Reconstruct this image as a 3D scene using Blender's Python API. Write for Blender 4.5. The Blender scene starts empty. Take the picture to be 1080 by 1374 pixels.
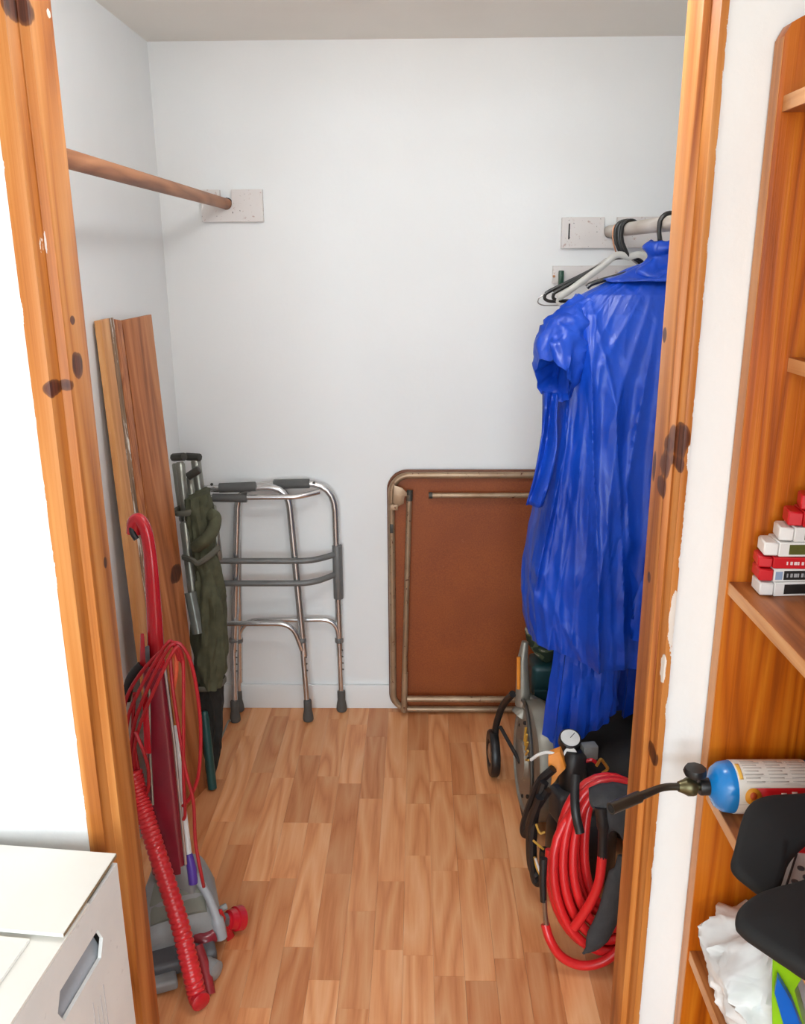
import bpy, bmesh, math, random
from mathutils import Vector, Matrix, noise
random.seed(7)
SC = bpy.context.scene
COL = SC.collection

# ------------------------------------------------------------ camera, light, exposure
cam_data = bpy.data.cameras.new('camera'); cam = bpy.data.objects.new('camera', cam_data); COL.objects.link(cam)
cam_data.sensor_fit = 'HORIZONTAL'; cam_data.sensor_width = 36.0; cam_data.lens = 38.83; cam_data.clip_start = 0.02
cam.matrix_world = Matrix(((0.99984, 0.00098, 0.01783, 0.0), (0.01648, 0.28187, -0.95931, 0.0), (-0.00597, 0.95945, 0.28181, 1.6), (0, 0, 0, 1)))
SC.camera = cam
SC.view_settings.view_transform = 'Standard'; SC.view_settings.look = 'None'
SC.view_settings.gamma = 1.0; SC.view_settings.use_curve_mapping = False
SC.view_settings.exposure = 0.19
world = bpy.data.worlds.new('daylight'); SC.world = world; world.use_nodes = True
bg = world.node_tree.nodes['Background']; bg.inputs[0].default_value = (0.86, 0.93, 1.0, 1); bg.inputs[1].default_value = 1.5
def area_light(name, loc, rot, sx, sy, power, color=(1, 1, 1)):
    l = bpy.data.lights.new(name, 'AREA'); l.shape = 'RECTANGLE'; l.size = sx; l.size_y = sy; l.energy = power; l.color = color
    o = bpy.data.objects.new(name, l); COL.objects.link(o); o.location = loc; o.rotation_euler = rot
    return o
# daylight through an unseen window behind the photographer, at the far end of the outer room
area_light('window_daylight', (-0.55, -5.40, 1.45), (math.radians(90), 0, 0), 2.3, 1.5, 116, (0.78, 0.91, 1.0))
area_light('overhead_fill', (-0.45, -2.6, 2.40), (0, 0, 0), 1.6, 2.4, 88, (0.77, 0.91, 1.0))  # unseen panel added overhead to throw more light on the closet floor
area_light('side_fill', (0.74, -1.25, 1.40), (0, math.radians(90), 0), 1.3, 1.9, 37, (0.80, 0.92, 1.0))  # unseen source added at the right to brighten carton side and left wall

# ------------------------------------------------------------ helpers
def lin(c):
    return tuple(((v / 255.0) / 12.92 if v / 255.0 <= 0.04045 else ((v / 255.0 + 0.055) / 1.055) ** 2.4) for v in c) + (1.0,)

class Mat:
    """small node-tree builder"""
    def __init__(s, name):
        s.m = bpy.data.materials.new(name); s.m.use_nodes = True
        s.t = s.m.node_tree; s.b = s.t.nodes['Principled BSDF']
    def n(s, kind, **kw):
        nd = s.t.nodes.new(kind)
        for k, v in kw.items():
            if k in nd.inputs: nd.inputs[k].default_value = v
            else: setattr(nd, k, v)
        return nd
    def l(s, a, b): s.t.links.new(a, b)
    def set(s, **kw):
        for k, v in kw.items(): s.b.inputs[k.replace('_', ' ')].default_value = v
        return s
    def coord(s, kind='Object', scale=(1, 1, 1), rand=0.0):
        if kind == 'World': src = s.n('ShaderNodeNewGeometry').outputs['Position']
        else: src = s.n('ShaderNodeTexCoord').outputs[kind]
        mp = s.n('ShaderNodeMapping'); mp.inputs['Scale'].default_value = scale
        s.l(src, mp.inputs['Vector'])
        if rand:
            oi = s.n('ShaderNodeObjectInfo')
            mul = s.n('ShaderNodeVectorMath', operation='SCALE'); mul.inputs[0].default_value = (rand, rand * 1.7, rand * 2.3)
            s.l(oi.outputs['Random'], mul.inputs['Scale']); s.l(mul.outputs[0], mp.inputs['Location'])
        return mp.outputs[0]
    def noise(s, vec, scale=5.0, detail=3.0, rough=0.5, dist=0.0):
        nd = s.n('ShaderNodeTexNoise'); nd.inputs['Scale'].default_value = scale; nd.inputs['Detail'].default_value = detail
        nd.inputs['Roughness'].default_value = rough; nd.inputs['Distortion'].default_value = dist
        s.l(vec, nd.inputs['Vector']); return nd.outputs['Fac']
    def ramp(s, fac, stops, interp='LINEAR'):
        nd = s.n('ShaderNodeValToRGB'); nd.color_ramp.interpolation = interp
        el = nd.color_ramp.elements
        while len(el) < len(stops): el.new(0.5)
        for e, (p, c) in zip(el, stops): e.position = p; e.color = c if len(c) == 4 else tuple(c) + (1,)
        s.l(fac, nd.inputs[0]); return nd.outputs[0]
    def mix(s, fac, a, b, mode='MIX'):
        nd = s.n('ShaderNodeMix', data_type='RGBA', blend_type=mode)
        for sock, v in ((nd.inputs[0], fac), (nd.inputs[6], a), (nd.inputs[7], b)):
            if hasattr(v, 'is_linked'): s.l(v, sock)
            else: sock.default_value = v
        return nd.outputs[2]
    def math(s, op, a, b=0.0, c=0.0):
        nd = s.n('ShaderNodeMath', operation=op)
        for i, v in enumerate((a, b, c)):
            if hasattr(v, 'is_linked'): s.l(v, nd.inputs[i])
            else: nd.inputs[i].default_value = v
        return nd.outputs[0]
    def bump(s, h, strength=0.3, dist=0.01):
        nd = s.n('ShaderNodeBump'); nd.inputs['Strength'].default_value = strength; nd.inputs['Distance'].default_value = dist
        s.l(h, nd.inputs['Height']); s.l(nd.outputs[0], s.b.inputs['Normal'])
    def color(s, c):
        if hasattr(c, 'is_linked'): s.l(c, s.b.inputs['Base Color'])
        else: s.b.inputs['Base Color'].default_value = c
        return s

BW = [(0, (0, 0, 0)), (1, (1, 1, 1))]
def thr(a, b): return [(a, (0, 0, 0)), (b, (1, 1, 1))]

def plain(name, c, rough=0.5, metal=0.0, var=0.10, vscale=20.0, bump=0.0, coat=0.0):
    m = Mat(name); base = lin(c); dark = tuple(v * (1 - var) for v in base[:3]) + (1,); lite = tuple(min(1, v * (1 + var)) for v in base[:3]) + (1,)
    v = m.coord('Object'); nz = m.noise(v, vscale, 4)
    m.color(m.ramp(nz, [(0.3, dark), (0.7, lite)])); m.set(Roughness=rough, Metallic=metal)
    if coat: m.set(Coat_Weight=coat, Coat_Roughness=0.15)
    if bump: m.bump(nz, bump, 0.004)
    return m.m

def wood(name, cols, scale=(22, 22, 1.6), knots=(), paint=(), flecks=None, rough=0.42, coord='World', rand=0.0, bands=2.2, dist=3.0, fine=0.35, coat=0.06):
    """cols: dark, mid, light.  knots: (centre, (rx, ry, rz)) ellipsoids in the coordinate space used."""
    m = Mat(name); d, mi, li = [lin(c) for c in cols]
    v = m.coord(coord, scale, rand); ax = min(range(3), key=lambda i: scale[i])
    def stretch(k, q): return tuple(scale[i] * (q if i == ax else k) for i in range(3))
    big = m.noise(m.coord(coord, stretch(0.5, 0.55), rand), 1.0, 1)          # growth rings: contours of a stretched noise
    ring = m.math('PINGPONG', m.math('MULTIPLY', big, bands * 6), 1.0)
    fi = m.noise(m.coord(coord, stretch(7, 1.5), rand), 1.0, 4, 0.6)
    tone = m.noise(m.coord(coord, stretch(1.2, 0.35), rand), 1.0, 2)
    f = m.math('ADD', m.math('MULTIPLY', ring, 0.34), m.math('ADD', m.math('MULTIPLY', fi, 0.38), m.math('MULTIPLY', tone, 0.5)))
    c = m.ramp(f, [(0.30, d), (0.58, mi), (0.88, li)])
    if knots:
        pos = m.coord(coord)
        jit = m.noise(m.coord(coord, (1, 1, 0.35)), 55.0, 3)
        acc = None
        for (k, r) in knots:
            sub = m.n('ShaderNodeVectorMath', operation='SUBTRACT'); m.l(pos, sub.inputs[0]); sub.inputs[1].default_value = k
            dv = m.n('ShaderNodeVectorMath', operation='DIVIDE'); m.l(sub.outputs[0], dv.inputs[0]); dv.inputs[1].default_value = r
            ln = m.n('ShaderNodeVectorMath', operation='LENGTH'); m.l(dv.outputs[0], ln.inputs[0])
            acc = ln.outputs['Value'] if acc is None else m.math('SMOOTH_MIN', acc, ln.outputs['Value'], 0.35)
        kd = m.math('ADD', acc, m.math('MULTIPLY', m.math('SUBTRACT', jit, 0.5), 0.55))
        kf = m.ramp(kd, [(0.70, (1, 1, 1)), (0.92, (0.8, 0.8, 0.8)), (1.0, (0, 0, 0))])
        c = m.mix(kf, c, m.ramp(fi, [(0.35, lin((58, 26, 14))), (0.7, lin((112, 58, 32)))]))
    if paint:       # smears of white paint: (centre, radii)
        pos = m.coord(coord); acc = None; jit = m.noise(m.coord(coord, (1, 1, 0.4)), 90.0, 4, 0.7)
        for (k, r) in paint:
            sb = m.n('ShaderNodeVectorMath', operation='SUBTRACT'); m.l(pos, sb.inputs[0]); sb.inputs[1].default_value = k
            dv = m.n('ShaderNodeVectorMath', operation='DIVIDE'); m.l(sb.outputs[0], dv.inputs[0]); dv.inputs[1].default_value = r
            ln = m.n('ShaderNodeVectorMath', operation='LENGTH'); m.l(dv.outputs[0], ln.inputs[0])
            acc = ln.outputs['Value'] if acc is None else m.math('MINIMUM', acc, ln.outputs['Value'])
        c = m.mix(m.math('LESS_THAN', m.math('ADD', acc, m.math('MULTIPLY', m.math('SUBTRACT', jit, 0.5), 1.6)), 0.9), c, lin((232, 222, 212)))
    if flecks:      # ragged white paint along an edge: (axis, edge position, sign, width)
        ax, pos0, sg, wd = flecks
        sep = m.n('ShaderNodeSeparateXYZ'); m.l(m.coord(coord), sep.inputs[0])
        dd = m.math('MULTIPLY', m.math('SUBTRACT', sep.outputs[ax], pos0), sg)
        nz = m.noise(m.coord(coord, (1, 1, 0.45)), 30.0, 6, 0.7)
        edge = m.math('MULTIPLY', m.math('MAXIMUM', m.math('SUBTRACT', nz, 0.47), 0.0), wd * 6)
        c = m.mix(m.math('LESS_THAN', dd, edge), c, lin((236, 232, 228)))
    m.color(c); m.set(Roughness=rough, Coat_Weight=coat, Coat_Roughness=0.25, Specular_IOR_Level=0.3)
    m.bump(m.math('ADD', f, fi), 0.12, 0.003)
    return m.m

class MB:
    """collects shapes into one mesh"""
    def __init__(s): s.v = []; s.f = []
    def add(s, vs, fs):
        o = len(s.v); s.v += [Vector(p) for p in vs]; s.f += [[i + o for i in f] for f in fs]; return s
    def box(s, lo, hi, rot=None, at=None):
        x0, y0, z0 = lo; x1, y1, z1 = hi
        vs = [Vector(p) for p in ((x0, y0, z0), (x1, y0, z0), (x1, y1, z0), (x0, y1, z0), (x0, y0, z1), (x1, y0, z1), (x1, y1, z1), (x0, y1, z1))]
        if rot is not None: vs = [rot @ p for p in vs]
        if at is not None: vs = [p + Vector(at) for p in vs]
        return s.add(vs, [[3, 2, 1, 0], [4, 5, 6, 7], [0, 1, 5, 4], [1, 2, 6, 5], [2, 3, 7, 6], [3, 0, 4, 7]])
    def hexa(s, b, t):       # bottom quad, top quad (ccw from above)
        return s.add(list(b) + list(t), [[3, 2, 1, 0], [4, 5, 6, 7], [0, 1, 5, 4], [1, 2, 6, 5], [2, 3, 7, 6], [3, 0, 4, 7]])
    def loft(s, rings, closed=True, cap0=True, cap1=True):
        n = len(rings[0]); vs = [p for r in rings for p in r]; fs = []
        for j in range(len(rings) - 1):
            for i in range(n if closed else n - 1):
                a = j * n + i; b = j * n + (i + 1) % n
                fs.append([a, b, b + n, a + n])
        if closed and cap0: fs.append(list(range(n))[::-1])
        if closed and cap1: fs.append([(len(rings) - 1) * n + i for i in range(n)])
        return s.add(vs, fs)
    def tube(s, pts, r, n=10, closed=False, flat=1.0, up=None, caps=True):
        pts = [Vector(p) for p in pts]; m = len(pts)
        rr = r if isinstance(r, (list, tuple)) else [r] * m
        rings = []; prev = None
        for i, p in enumerate(pts):
            a = pts[(i - 1) % m] if (closed or i > 0) else p
            b = pts[(i + 1) % m] if (closed or i < m - 1) else p
            t = (b - a).normalized() if (b - a).length > 1e-9 else Vector((0, 0, 1))
            if prev is None:
                u = Vector(up) if up else (Vector((0, 0, 1)) if abs(t.z) < 0.9 else Vector((1, 0, 0)))
            else: u = prev
            u = (u - t * u.dot(t)).normalized(); prev = u; w = t.cross(u)
            rings.append([p + (u * math.cos(2 * math.pi * k / n) * flat + w * math.sin(2 * math.pi * k / n)) * rr[i] for k in range(n)])
        if closed: rings.append(rings[0])
        return s.loft(rings, True, caps and not closed, caps and not closed)
    def rod(s, a, b, r, n=12, r2=None): return s.tube([a, b], [r, r if r2 is None else r2], n)
    def lathe(s, base, axis, prof, n=20):   # prof: (radius, height along axis)
        ax = Vector(axis).normalized(); u = Vector((0, 0, 1)) if abs(ax.z) < 0.9 else Vector((1, 0, 0))
        u = (u - ax * u.dot(ax)).normalized(); w = ax.cross(u); base = Vector(base)
        return s.loft([[base + ax * h + (u * math.cos(2 * math.pi * k / n) + w * math.sin(2 * math.pi * k / n)) * max(r, 1e-4) for k in range(n)] for r, h in prof])
    def prism(s, poly, off):    # planar polygon (3d points), extruded along off
        poly = [Vector(p) for p in poly]; off = Vector(off); n = len(poly)
        return s.add(poly + [p + off for p in poly], [list(range(n))[::-1], list(range(n, 2 * n))] + [[i, (i + 1) % n, (i + 1) % n + n, i + n] for i in range(n)])
    def build(s, name, mat, parent=None, smooth=True, bevel=0.0, seg=2, solid=0.0, sub=0, angle=40, doubles=False):
        me = bpy.data.meshes.new(name); me.from_pydata([tuple(p) for p in s.v], [], s.f); me.materials.append(mat)
        bm = bmesh.new(); bm.from_mesh(me)
        if doubles: bmesh.ops.remove_doubles(bm, verts=bm.verts, dist=1e-5)
        bmesh.ops.recalc_face_normals(bm, faces=bm.faces)
        if bevel:
            es = [e for e in bm.edges if len(e.link_faces) == 2 and e.calc_face_angle(0) > 0.6]
            bmesh.ops.bevel(bm, geom=es, offset=bevel, segments=seg, affect='EDGES', profile=0.6)
        bm.to_mesh(me); bm.free()
        if smooth:
            me.polygons.foreach_set('use_smooth', [True] * len(me.polygons))
            try: me.set_sharp_from_angle(angle=math.radians(angle))
            except Exception: pass
        o = bpy.data.objects.new(name, me); COL.objects.link(o)
        if solid: md = o.modifiers.new('thickness', 'SOLIDIFY'); md.thickness = solid; md.offset = 0
        if sub: md = o.modifiers.new('smooth', 'SUBSURF'); md.levels = sub; md.render_levels = sub
        if parent: attach(o, parent)
        return o

def wmat(o):
    return (wmat(o.parent) @ o.matrix_parent_inverse if o.parent else Matrix()) @ o.matrix_basis
def attach(o, parent):
    o.parent = parent; o.matrix_parent_inverse = wmat(parent).inverted()
def tag(o, label, cat, group=None):
    o['label'] = label; o['category'] = cat
    if group: o['group'] = group
    return o
def thing(name, label, cat, loc, group=None):
    o = bpy.data.objects.new(name, None); o.empty_display_size = 0.05; COL.objects.link(o); o.location = loc
    return tag(o, label, cat, group)
def struct(o): o['kind'] = 'structure'; return o
def crom(pts, k=8, closed=False):
    P = [Vector(p) for p in pts]; n = len(P); out = []
    for i in range(n if closed else n - 1):
        p0 = P[(i - 1) % n] if (closed or i > 0) else P[0] * 2 - P[1]
        p1 = P[i]; p2 = P[(i + 1) % n]; p3 = P[(i + 2) % n] if (closed or i < n - 2) else P[-1] * 2 - P[-2]
        for j in range(k):
            t = j / k
            out.append(0.5 * (2 * p1 + (p2 - p0) * t + (2 * p0 - 5 * p1 + 4 * p2 - p3) * t * t + (3 * p1 - p0 - 3 * p2 + p3) * t ** 3))
    if not closed: out.append(P[-1])
    return out
def bend(pts, r, k=6):      # polyline with rounded corners
    P = [Vector(p) for p in pts]; out = [P[0]]
    for i in range(1, len(P) - 1):
        a = P[i - 1] - P[i]; b = P[i + 1] - P[i]; d = min(r, a.length * 0.49, b.length * 0.49)
        A = P[i] + a.normalized() * d; B = P[i] + b.normalized() * d
        for j in range(k + 1):
            t = j / k; out.append(A * (1 - t) ** 2 + P[i] * 2 * t * (1 - t) + B * t * t)
    out.append(P[-1]); return out
def lerp(a, b, t): return a + (b - a) * t
def ridge(v, s=1.0): return 1.0 - min(1.0, abs(v) * s)
def nz(x, y, z=0.0): return noise.noise(Vector((x, y, z)))

# ------------------------------------------------------------ materials of the room
def wall_paint(name, c, sc=60.0, st=0.10):
    m = Mat(name); v = m.coord('World')
    a = m.noise(v, 3.0, 3); b = m.noise(v, sc, 4)
    base = lin(c); m.color(m.ramp(a, [(0.3, tuple(x * 0.97 for x in base[:3]) + (1,)), (0.65, base)])); m.set(Roughness=0.75); m.bump(b, st, 0.004); return m.m
M_wall = wall_paint('closet_wall_paint', (242, 243, 242))
M_front = wall_paint('rough_white_plaster', (246, 246, 244), 38.0, 0.35)
M_ceil = wall_paint('ceiling_paint', (244, 240, 232))
M_trimw = wall_paint('white_gloss_trim', (240, 240, 238))

YB = 2.885; XL = -0.811; XR = 0.95; ZC = 2.225; YF = 1.27; YI = 1.377
struct(MB().box((XL - 0.1, YB, -0.05), (XR + 0.1, YB + 0.1, 2.5)).build('wall_back', M_wall, smooth=False))
struct(MB().box((XL - 0.1, YI, -0.05), (XL, YB, 2.5)).build('wall_left', M_wall, smooth=False))
struct(MB().box((XR, YI, -0.05), (XR + 0.1, YB, 2.5)).build('wall_right', M_wall, smooth=False))
struct(MB().box((XL, YI, ZC), (XR, YB, ZC + 0.1)).build('ceiling', M_ceil, smooth=False))
# the wall with the opening, seen from the outer room
w = MB()
w.box((-2.0, YF, -0.05), (-0.566, YI, 2.5)); w.box((0.402, YF, -0.05), (1.1, YI, 2.5)); w.box((-0.566, YF, 2.06), (0.402, YI, 2.5))
struct(w.build('wall_front', M_front, smooth=False))
M_side = wall_paint('beige_room_paint', (214, 210, 204))
YR = -5.5
struct(MB().box((-2.1, YR, -0.05), (-2.0, YI, 2.5)).build('wall_room_left', M_side, smooth=False))
w = MB(); w.box((0.80, YR, -0.05), (0.90, -2.3, 2.5)); w.box((0.80, -0.2, -0.05), (0.90, YF, 2.5)); w.box((0.80, -2.3, -0.05), (0.90, -0.2, 0.70)); w.box((0.80, -2.3, 2.12), (0.90, -0.2, 2.5))
struct(w.build('wall_room_right', M_side, smooth=False))
w = MB()
for a, b in (((0.81, -2.3, 0.70), (0.89, -2.26, 2.12)), ((0.81, -0.24, 0.70), (0.89, -0.2, 2.12)), ((0.81, -2.26, 0.70), (0.89, -0.24, 0.74)), ((0.81, -2.26, 2.08), (0.89, -0.24, 2.12)), ((0.83, -1.27, 0.74), (0.87, -1.23, 2.08))): w.box(a, b)
struct(w.build('added_side_window', M_trimw, smooth=False, bevel=0.004))  # frame of the side window added for extra light, out of view
w = MB(); w.box((-2.1, YR - 0.1, -0.05), (-1.75, YR, 2.5)); w.box((0.65, YR - 0.1, -0.05), (0.9, YR, 2.5)); w.box((-1.75, YR - 0.1, -0.05), (0.65, YR, 0.62)); w.box((-1.75, YR - 0.1, 2.22), (0.65, YR, 2.5))
struct(w.build('wall_room_rear', M_side, smooth=False))
struct(MB().box((-2.1, YR - 0.1, 2.42), (0.9, YI, 2.5)).build('ceiling_room', M_side, smooth=False))
w = MB()
for a, b in (((-1.75, -0.09, 0.62), (-1.71, -0.01, 2.22)), ((0.61, -0.09, 0.62), (0.65, -0.01, 2.22)), ((-1.71, -0.09, 0.62), (0.61, -0.01, 0.66)), ((-1.71, -0.09, 2.18), (0.61, -0.01, 2.22)), ((-0.57, -0.07, 0.66), (-0.53, -0.03, 2.18))): w.box(a, b, at=(0, YR, 0))
struct(w.build('window_1', M_trimw, smooth=False, bevel=0.004))

# ------------------------------------------------------------ floor of laminate strips
def floor_mat():
    m = Mat('laminate_strip'); 
    oi = m.n('ShaderNodeObjectInfo')
    big = m.noise(m.coord('World', (9, 1.1, 9), 37.0), 1.0, 1.5)
    ring = m.math('PINGPONG', m.math('MULTIPLY', big, 15), 1.0)
    fi = m.noise(m.coord('World', (150, 7, 150), 37.0), 1.0, 4, 0.6)
    f = m.math('ADD', m.math('MULTIPLY', ring, 0.45), m.math('MULTIPLY', fi, 0.55))
    c = m.ramp(f, [(0.15, lin((216, 136, 82))), (0.45, lin((238, 166, 112))), (0.80, lin((248, 190, 140)))])
    tint = m.ramp(oi.outputs['Random'], [(0.0, lin((220, 206, 196))), (0.35, lin((236, 229, 223))), (0.65, lin((245, 240, 235))), (1.0, (1, 1, 1))])
    m.color(m.mix(1.0, c, tint, 'MULTIPLY')); m.set(Roughness=0.36, Coat_Weight=0.05, Coat_Roughness=0.3, Specular_IOR_Level=0.35); m.bump(f, 0.05, 0.002)
    return m.m
M_floor = floor_mat()
floor = struct(MB().box((-2.1, YR - 0.1, -0.05), (1.1, YB + 0.1, -0.008)).build('floor', wood('subfloor_wood', ((176, 130, 96), (205, 165, 130), (220, 185, 155)), (14, 1.2, 14)), smooth=False))
unit = None; SW = 0.0722; k = 0; x = XL - 0.02
while x < XR:
    y = 1.05 - random.random() * 0.3
    while y < YB:
        L = random.choice((0.24, 0.30, 0.36, 0.42, 0.48)); y1 = min(y + L, YB)
        if unit is None:
            unit = MB().box((-0.5, 0, -0.008), (0.5, 1, 0.0)).build('plank', M_floor, smooth=False, bevel=0.0); o = unit
        else:
            o = unit.copy(); COL.objects.link(o)
        o.location = (x + SW / 2, y, 0.0006 * random.random() - 0.0006); o.scale = (SW - 0.0004, max(0.02, y1 - y - 0.0004), 1)
        o.parent = floor
        y = y1
    x += SW
# baseboards
struct(MB().box((XL, YB - 0.014, 0), (XR, YB, 0.094)).build('baseboard_back', M_trimw, bevel=0.004))
struct(MB().box((XL, YI, 0), (XL + 0.014, YB - 0.014, 0.094)).build('baseboard_left', M_trimw, bevel=0.004))

# glowing globe added to brighten the closet, unseen above the top edge
LM = thing('fill_globe', 'added round white fill globe on the closet ceiling, unseen above the picture', 'lamp', (0.05, 1.52, ZC))
MB().lathe((0.05, 1.52, ZC - 0.001), (0, 0, -1), [(0.06, 0), (0.06, 0.02), (0.045, 0.03), (0.04, 0.034)], 24).build('fill_globe_base', M_trimw, LM)
_g = Mat('fill_globe_glow'); _g.set(Base_Color=(0.9, 0.9, 0.88, 1), Roughness=0.3, Emission_Color=(0.92, 0.965, 1.0, 1), Emission_Strength=37.0)
MB().lathe((0.05, 1.52, ZC - 0.03), (0, 0, -1), [(0.09 * math.sin(a), 0.09 - 0.09 * math.cos(a)) for a in [math.radians(k * 12 + 24) for k in range(14)]], 24).build('globe', _g.m, LM)

# ------------------------------------------------------------ pine door lining
PINE = ((142, 70, 20), (194, 120, 54), (216, 150, 84))
kl = [((-0.5211, 1.3350, 1.4438), (0.03, 0.022, 0.022)), ((-0.5278, 1.2660, 1.4173), (0.024, 0.05, 0.014)), ((-0.5291, 1.2800, 1.9215), (0.014, 0.05, 0.022)), ((-0.5236, 1.3600, 1.1132), (0.03, 0.008, 0.010)), ((-0.5915, 1.2900, 0.8104), (0.003, 0.05, 0.007)), ((-0.5204, 1.3350, 1.5111), (0.03, 0.010, 0.007)), ((-0.5154, 1.2900, 0.5438), (0.008, 0.05, 0.010))]
kr = [((0.3888, 1.2660, 1.3414), (0.012, 0.05, 0.022)), ((0.3831, 1.2750, 1.3215), (0.013, 0.05, 0.022)), ((0.3809, 1.2900, 1.2905), (0.008, 0.05, 0.024)), ((0.3790, 1.3100, 1.2536), (0.005, 0.04, 0.020)), ((0.3883, 1.2640, 1.3001), (0.008, 0.05, 0.014)), ((0.3853, 1.3500, 1.0906), (0.03, 0.010, 0.010)), ((0.3785, 1.3700, 1.4817), (0.03, 0.012, 0.012)), ((0.3924, 1.2850, 0.8033), (0.004, 0.03, 0.018)), ((0.4058, 1.2660, 0.5748), (0.006, 0.03, 0.012)), ((0.3791, 1.3700, 1.2750), (0.03, 0.010, 0.025))]
M_pl = wood('pine_lining', PINE, (30, 18, 1.3), kl, flecks=('X', -0.5668, 1, 0.003), paint=[((-0.5355, 1.2850, 1.6236), (0.0018, 0.03, 0.022)), ((-0.5198, 1.3700, 1.9342), (0.02, 0.008, 0.006))])
M_pr = wood('pine_lining_knotty', PINE, (30, 18, 1.3), kr, flecks=('X', 0.4028, -1, 0.004), paint=[((0.3994, 1.2620, 1.0492), (0.007, 0.02, 0.055)), ((0.3908, 1.2620, 0.9657), (0.004, 0.02, 0.03)), ((0.3805, 1.2620, 1.8630), (0.003, 0.02, 0.004)), ((0.3779, 1.2620, 1.7737), (0.003, 0.02, 0.005))])
def jamb(name, prof, mat, z0=0.0, z1=2.06):
    b = MB(); b.prism([(x, y, z0) for x, y in prof], (0, 0, z1 - z0)); return struct(b.build(name, mat, bevel=0.0018, seg=2, angle=30))
jamb('trim_1', [(-0.566, 1.262), (-0.538, 1.262), (-0.537, 1.300), (-0.523, 1.301), (-0.522, 1.384), (-0.566, 1.384)], M_pl)
jamb('trim_2', [(0.402, 1.262), (0.402, 1.384), (0.381, 1.384), (0.381, 1.306), (0.391, 1.305), (0.391, 1.262)], M_pr)
b = MB(); b.box((-0.537, 1.262, 2.03), (0.391, 1.384, 2.06)); struct(b.build('trim_3', M_pl, bevel=0.002))

# ------------------------------------------------------------ rods and their wall blocks
def worn_white():
    m = Mat('chipped_white_paint'); v = m.coord('World'); a = m.noise(v, 45, 5, 0.7); sp = m.noise(v, 160, 2)
    c = m.mix(m.ramp(a, thr(0.60, 0.66)), lin((226, 220, 216)), lin((196, 172, 162)))
    c = m.mix(m.ramp(sp, thr(0.735, 0.75)), c, lin((60, 48, 44))); m.color(c); m.set(Roughness=0.6); m.bump(a, 0.25, 0.003); return m.m
M_chip = worn_white()
M_dark = plain('dark_hole', (22, 19, 18), 0.9)
M_rod = wood('brown_dowel', ((118, 70, 40), (158, 102, 66), (180, 124, 86)), (16, 3, 16), rough=0.5)
M_rodw = wood('whitewashed_dowel', ((186, 172, 158), (206, 196, 186), (222, 216, 210)), (16, 3, 16), rough=0.6, fine=0.1)
def slot_block(name, x0, x1, z0, z1, hx, hz, r, label):
    """wooden block with a round seat and a slot open to the top"""
    y0 = YB - 0.020; pl = [(x0, z0), (x1, z0), (x1, z1), (hx + r, z1), (hx + r, hz)]
    pl += [(hx + r * math.cos(-t * math.pi / 10), hz + r * math.sin(-t * math.pi / 10)) for t in range(1, 10)]
    pl += [(hx - r, hz), (hx - r, z1), (x0, z1)]
    t = thing(name, label, 'rod bracket', ((x0 + x1) / 2, YB, z0))
    MB().prism([(a, y0, b) for a, b in pl], (0, 0.0195, 0)).build('block', M_chip, t, bevel=0.0015)
    return t
HX, HZ = -0.599, 1.764
t = slot_block('rod_bracket', -0.677, -0.484, 1.709, 1.805, HX, HZ, 0.0185, 'small chipped white wooden block on the back wall holding the brown rod')
MB().rod((HX, YB - 0.003, HZ), (HX, YB - 0.0005, HZ), 0.0183, 20).build('socket', M_dark, t)
tag(MB().rod((HX, YI + 0.001, HZ + 0.001), (HX, YB - 0.005, HZ - 0.001), 0.0165, 20).build('closet_rod', M_rod), 'brown wooden hanging rod on the empty left side of the closet', 'rod')
RX, RZ = 0.604, 1.672
t = slot_block('rod_bracket', 0.452, 0.86, 1.623, 1.716, RX, RZ, 0.020, 'long chipped white wooden board on the back wall behind the coat hangers')
b = MB(); b.box((0.4725, YB - 0.0215, 1.650), (0.4765, YB - 0.0195, 1.697)); b.build('slit', M_dark, t)
b = MB(); b.rod((0.637, YB - 0.0215, 1.648), (0.637, YB - 0.0195, 1.648), 0.0045, 10); b.box((0.6355, YB - 0.0215, 1.636), (0.6385, YB - 0.0195, 1.648)); b.build('keyhole', M_dark, t)
tag(MB().rod((RX, YI + 0.001, RZ + 0.002), (RX, YB - 0.004, RZ + 0.001), 0.0185, 20).build('closet_rod', M_rodw), 'whitewashed wooden rod carrying the coat hangers and the blue raincoat', 'rod')
t = thing('wall_batten', 'lower white board on the back wall with a small green peg', 'board', (0.6, YB, 1.515))
MB().box((0.430, YB - 0.015, 1.516), (0.84, YB - 0.0005, 1.570)).build('board', M_chip, t, bevel=0.0015)
b = MB(); b.box((0.447, YB - 0.038, 1.510), (0.462, YB - 0.0155, 1.556)); b.build('peg', plain('green_plastic', (28, 72, 52), 0.4), t, bevel=0.003)
MB().rod((0.4335, YB - 0.021, 1.538), (0.4335, YB - 0.0145, 1.538), 0.004, 10).build('screw', plain('rusty_screw', (190, 130, 80), 0.6), t)

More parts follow.
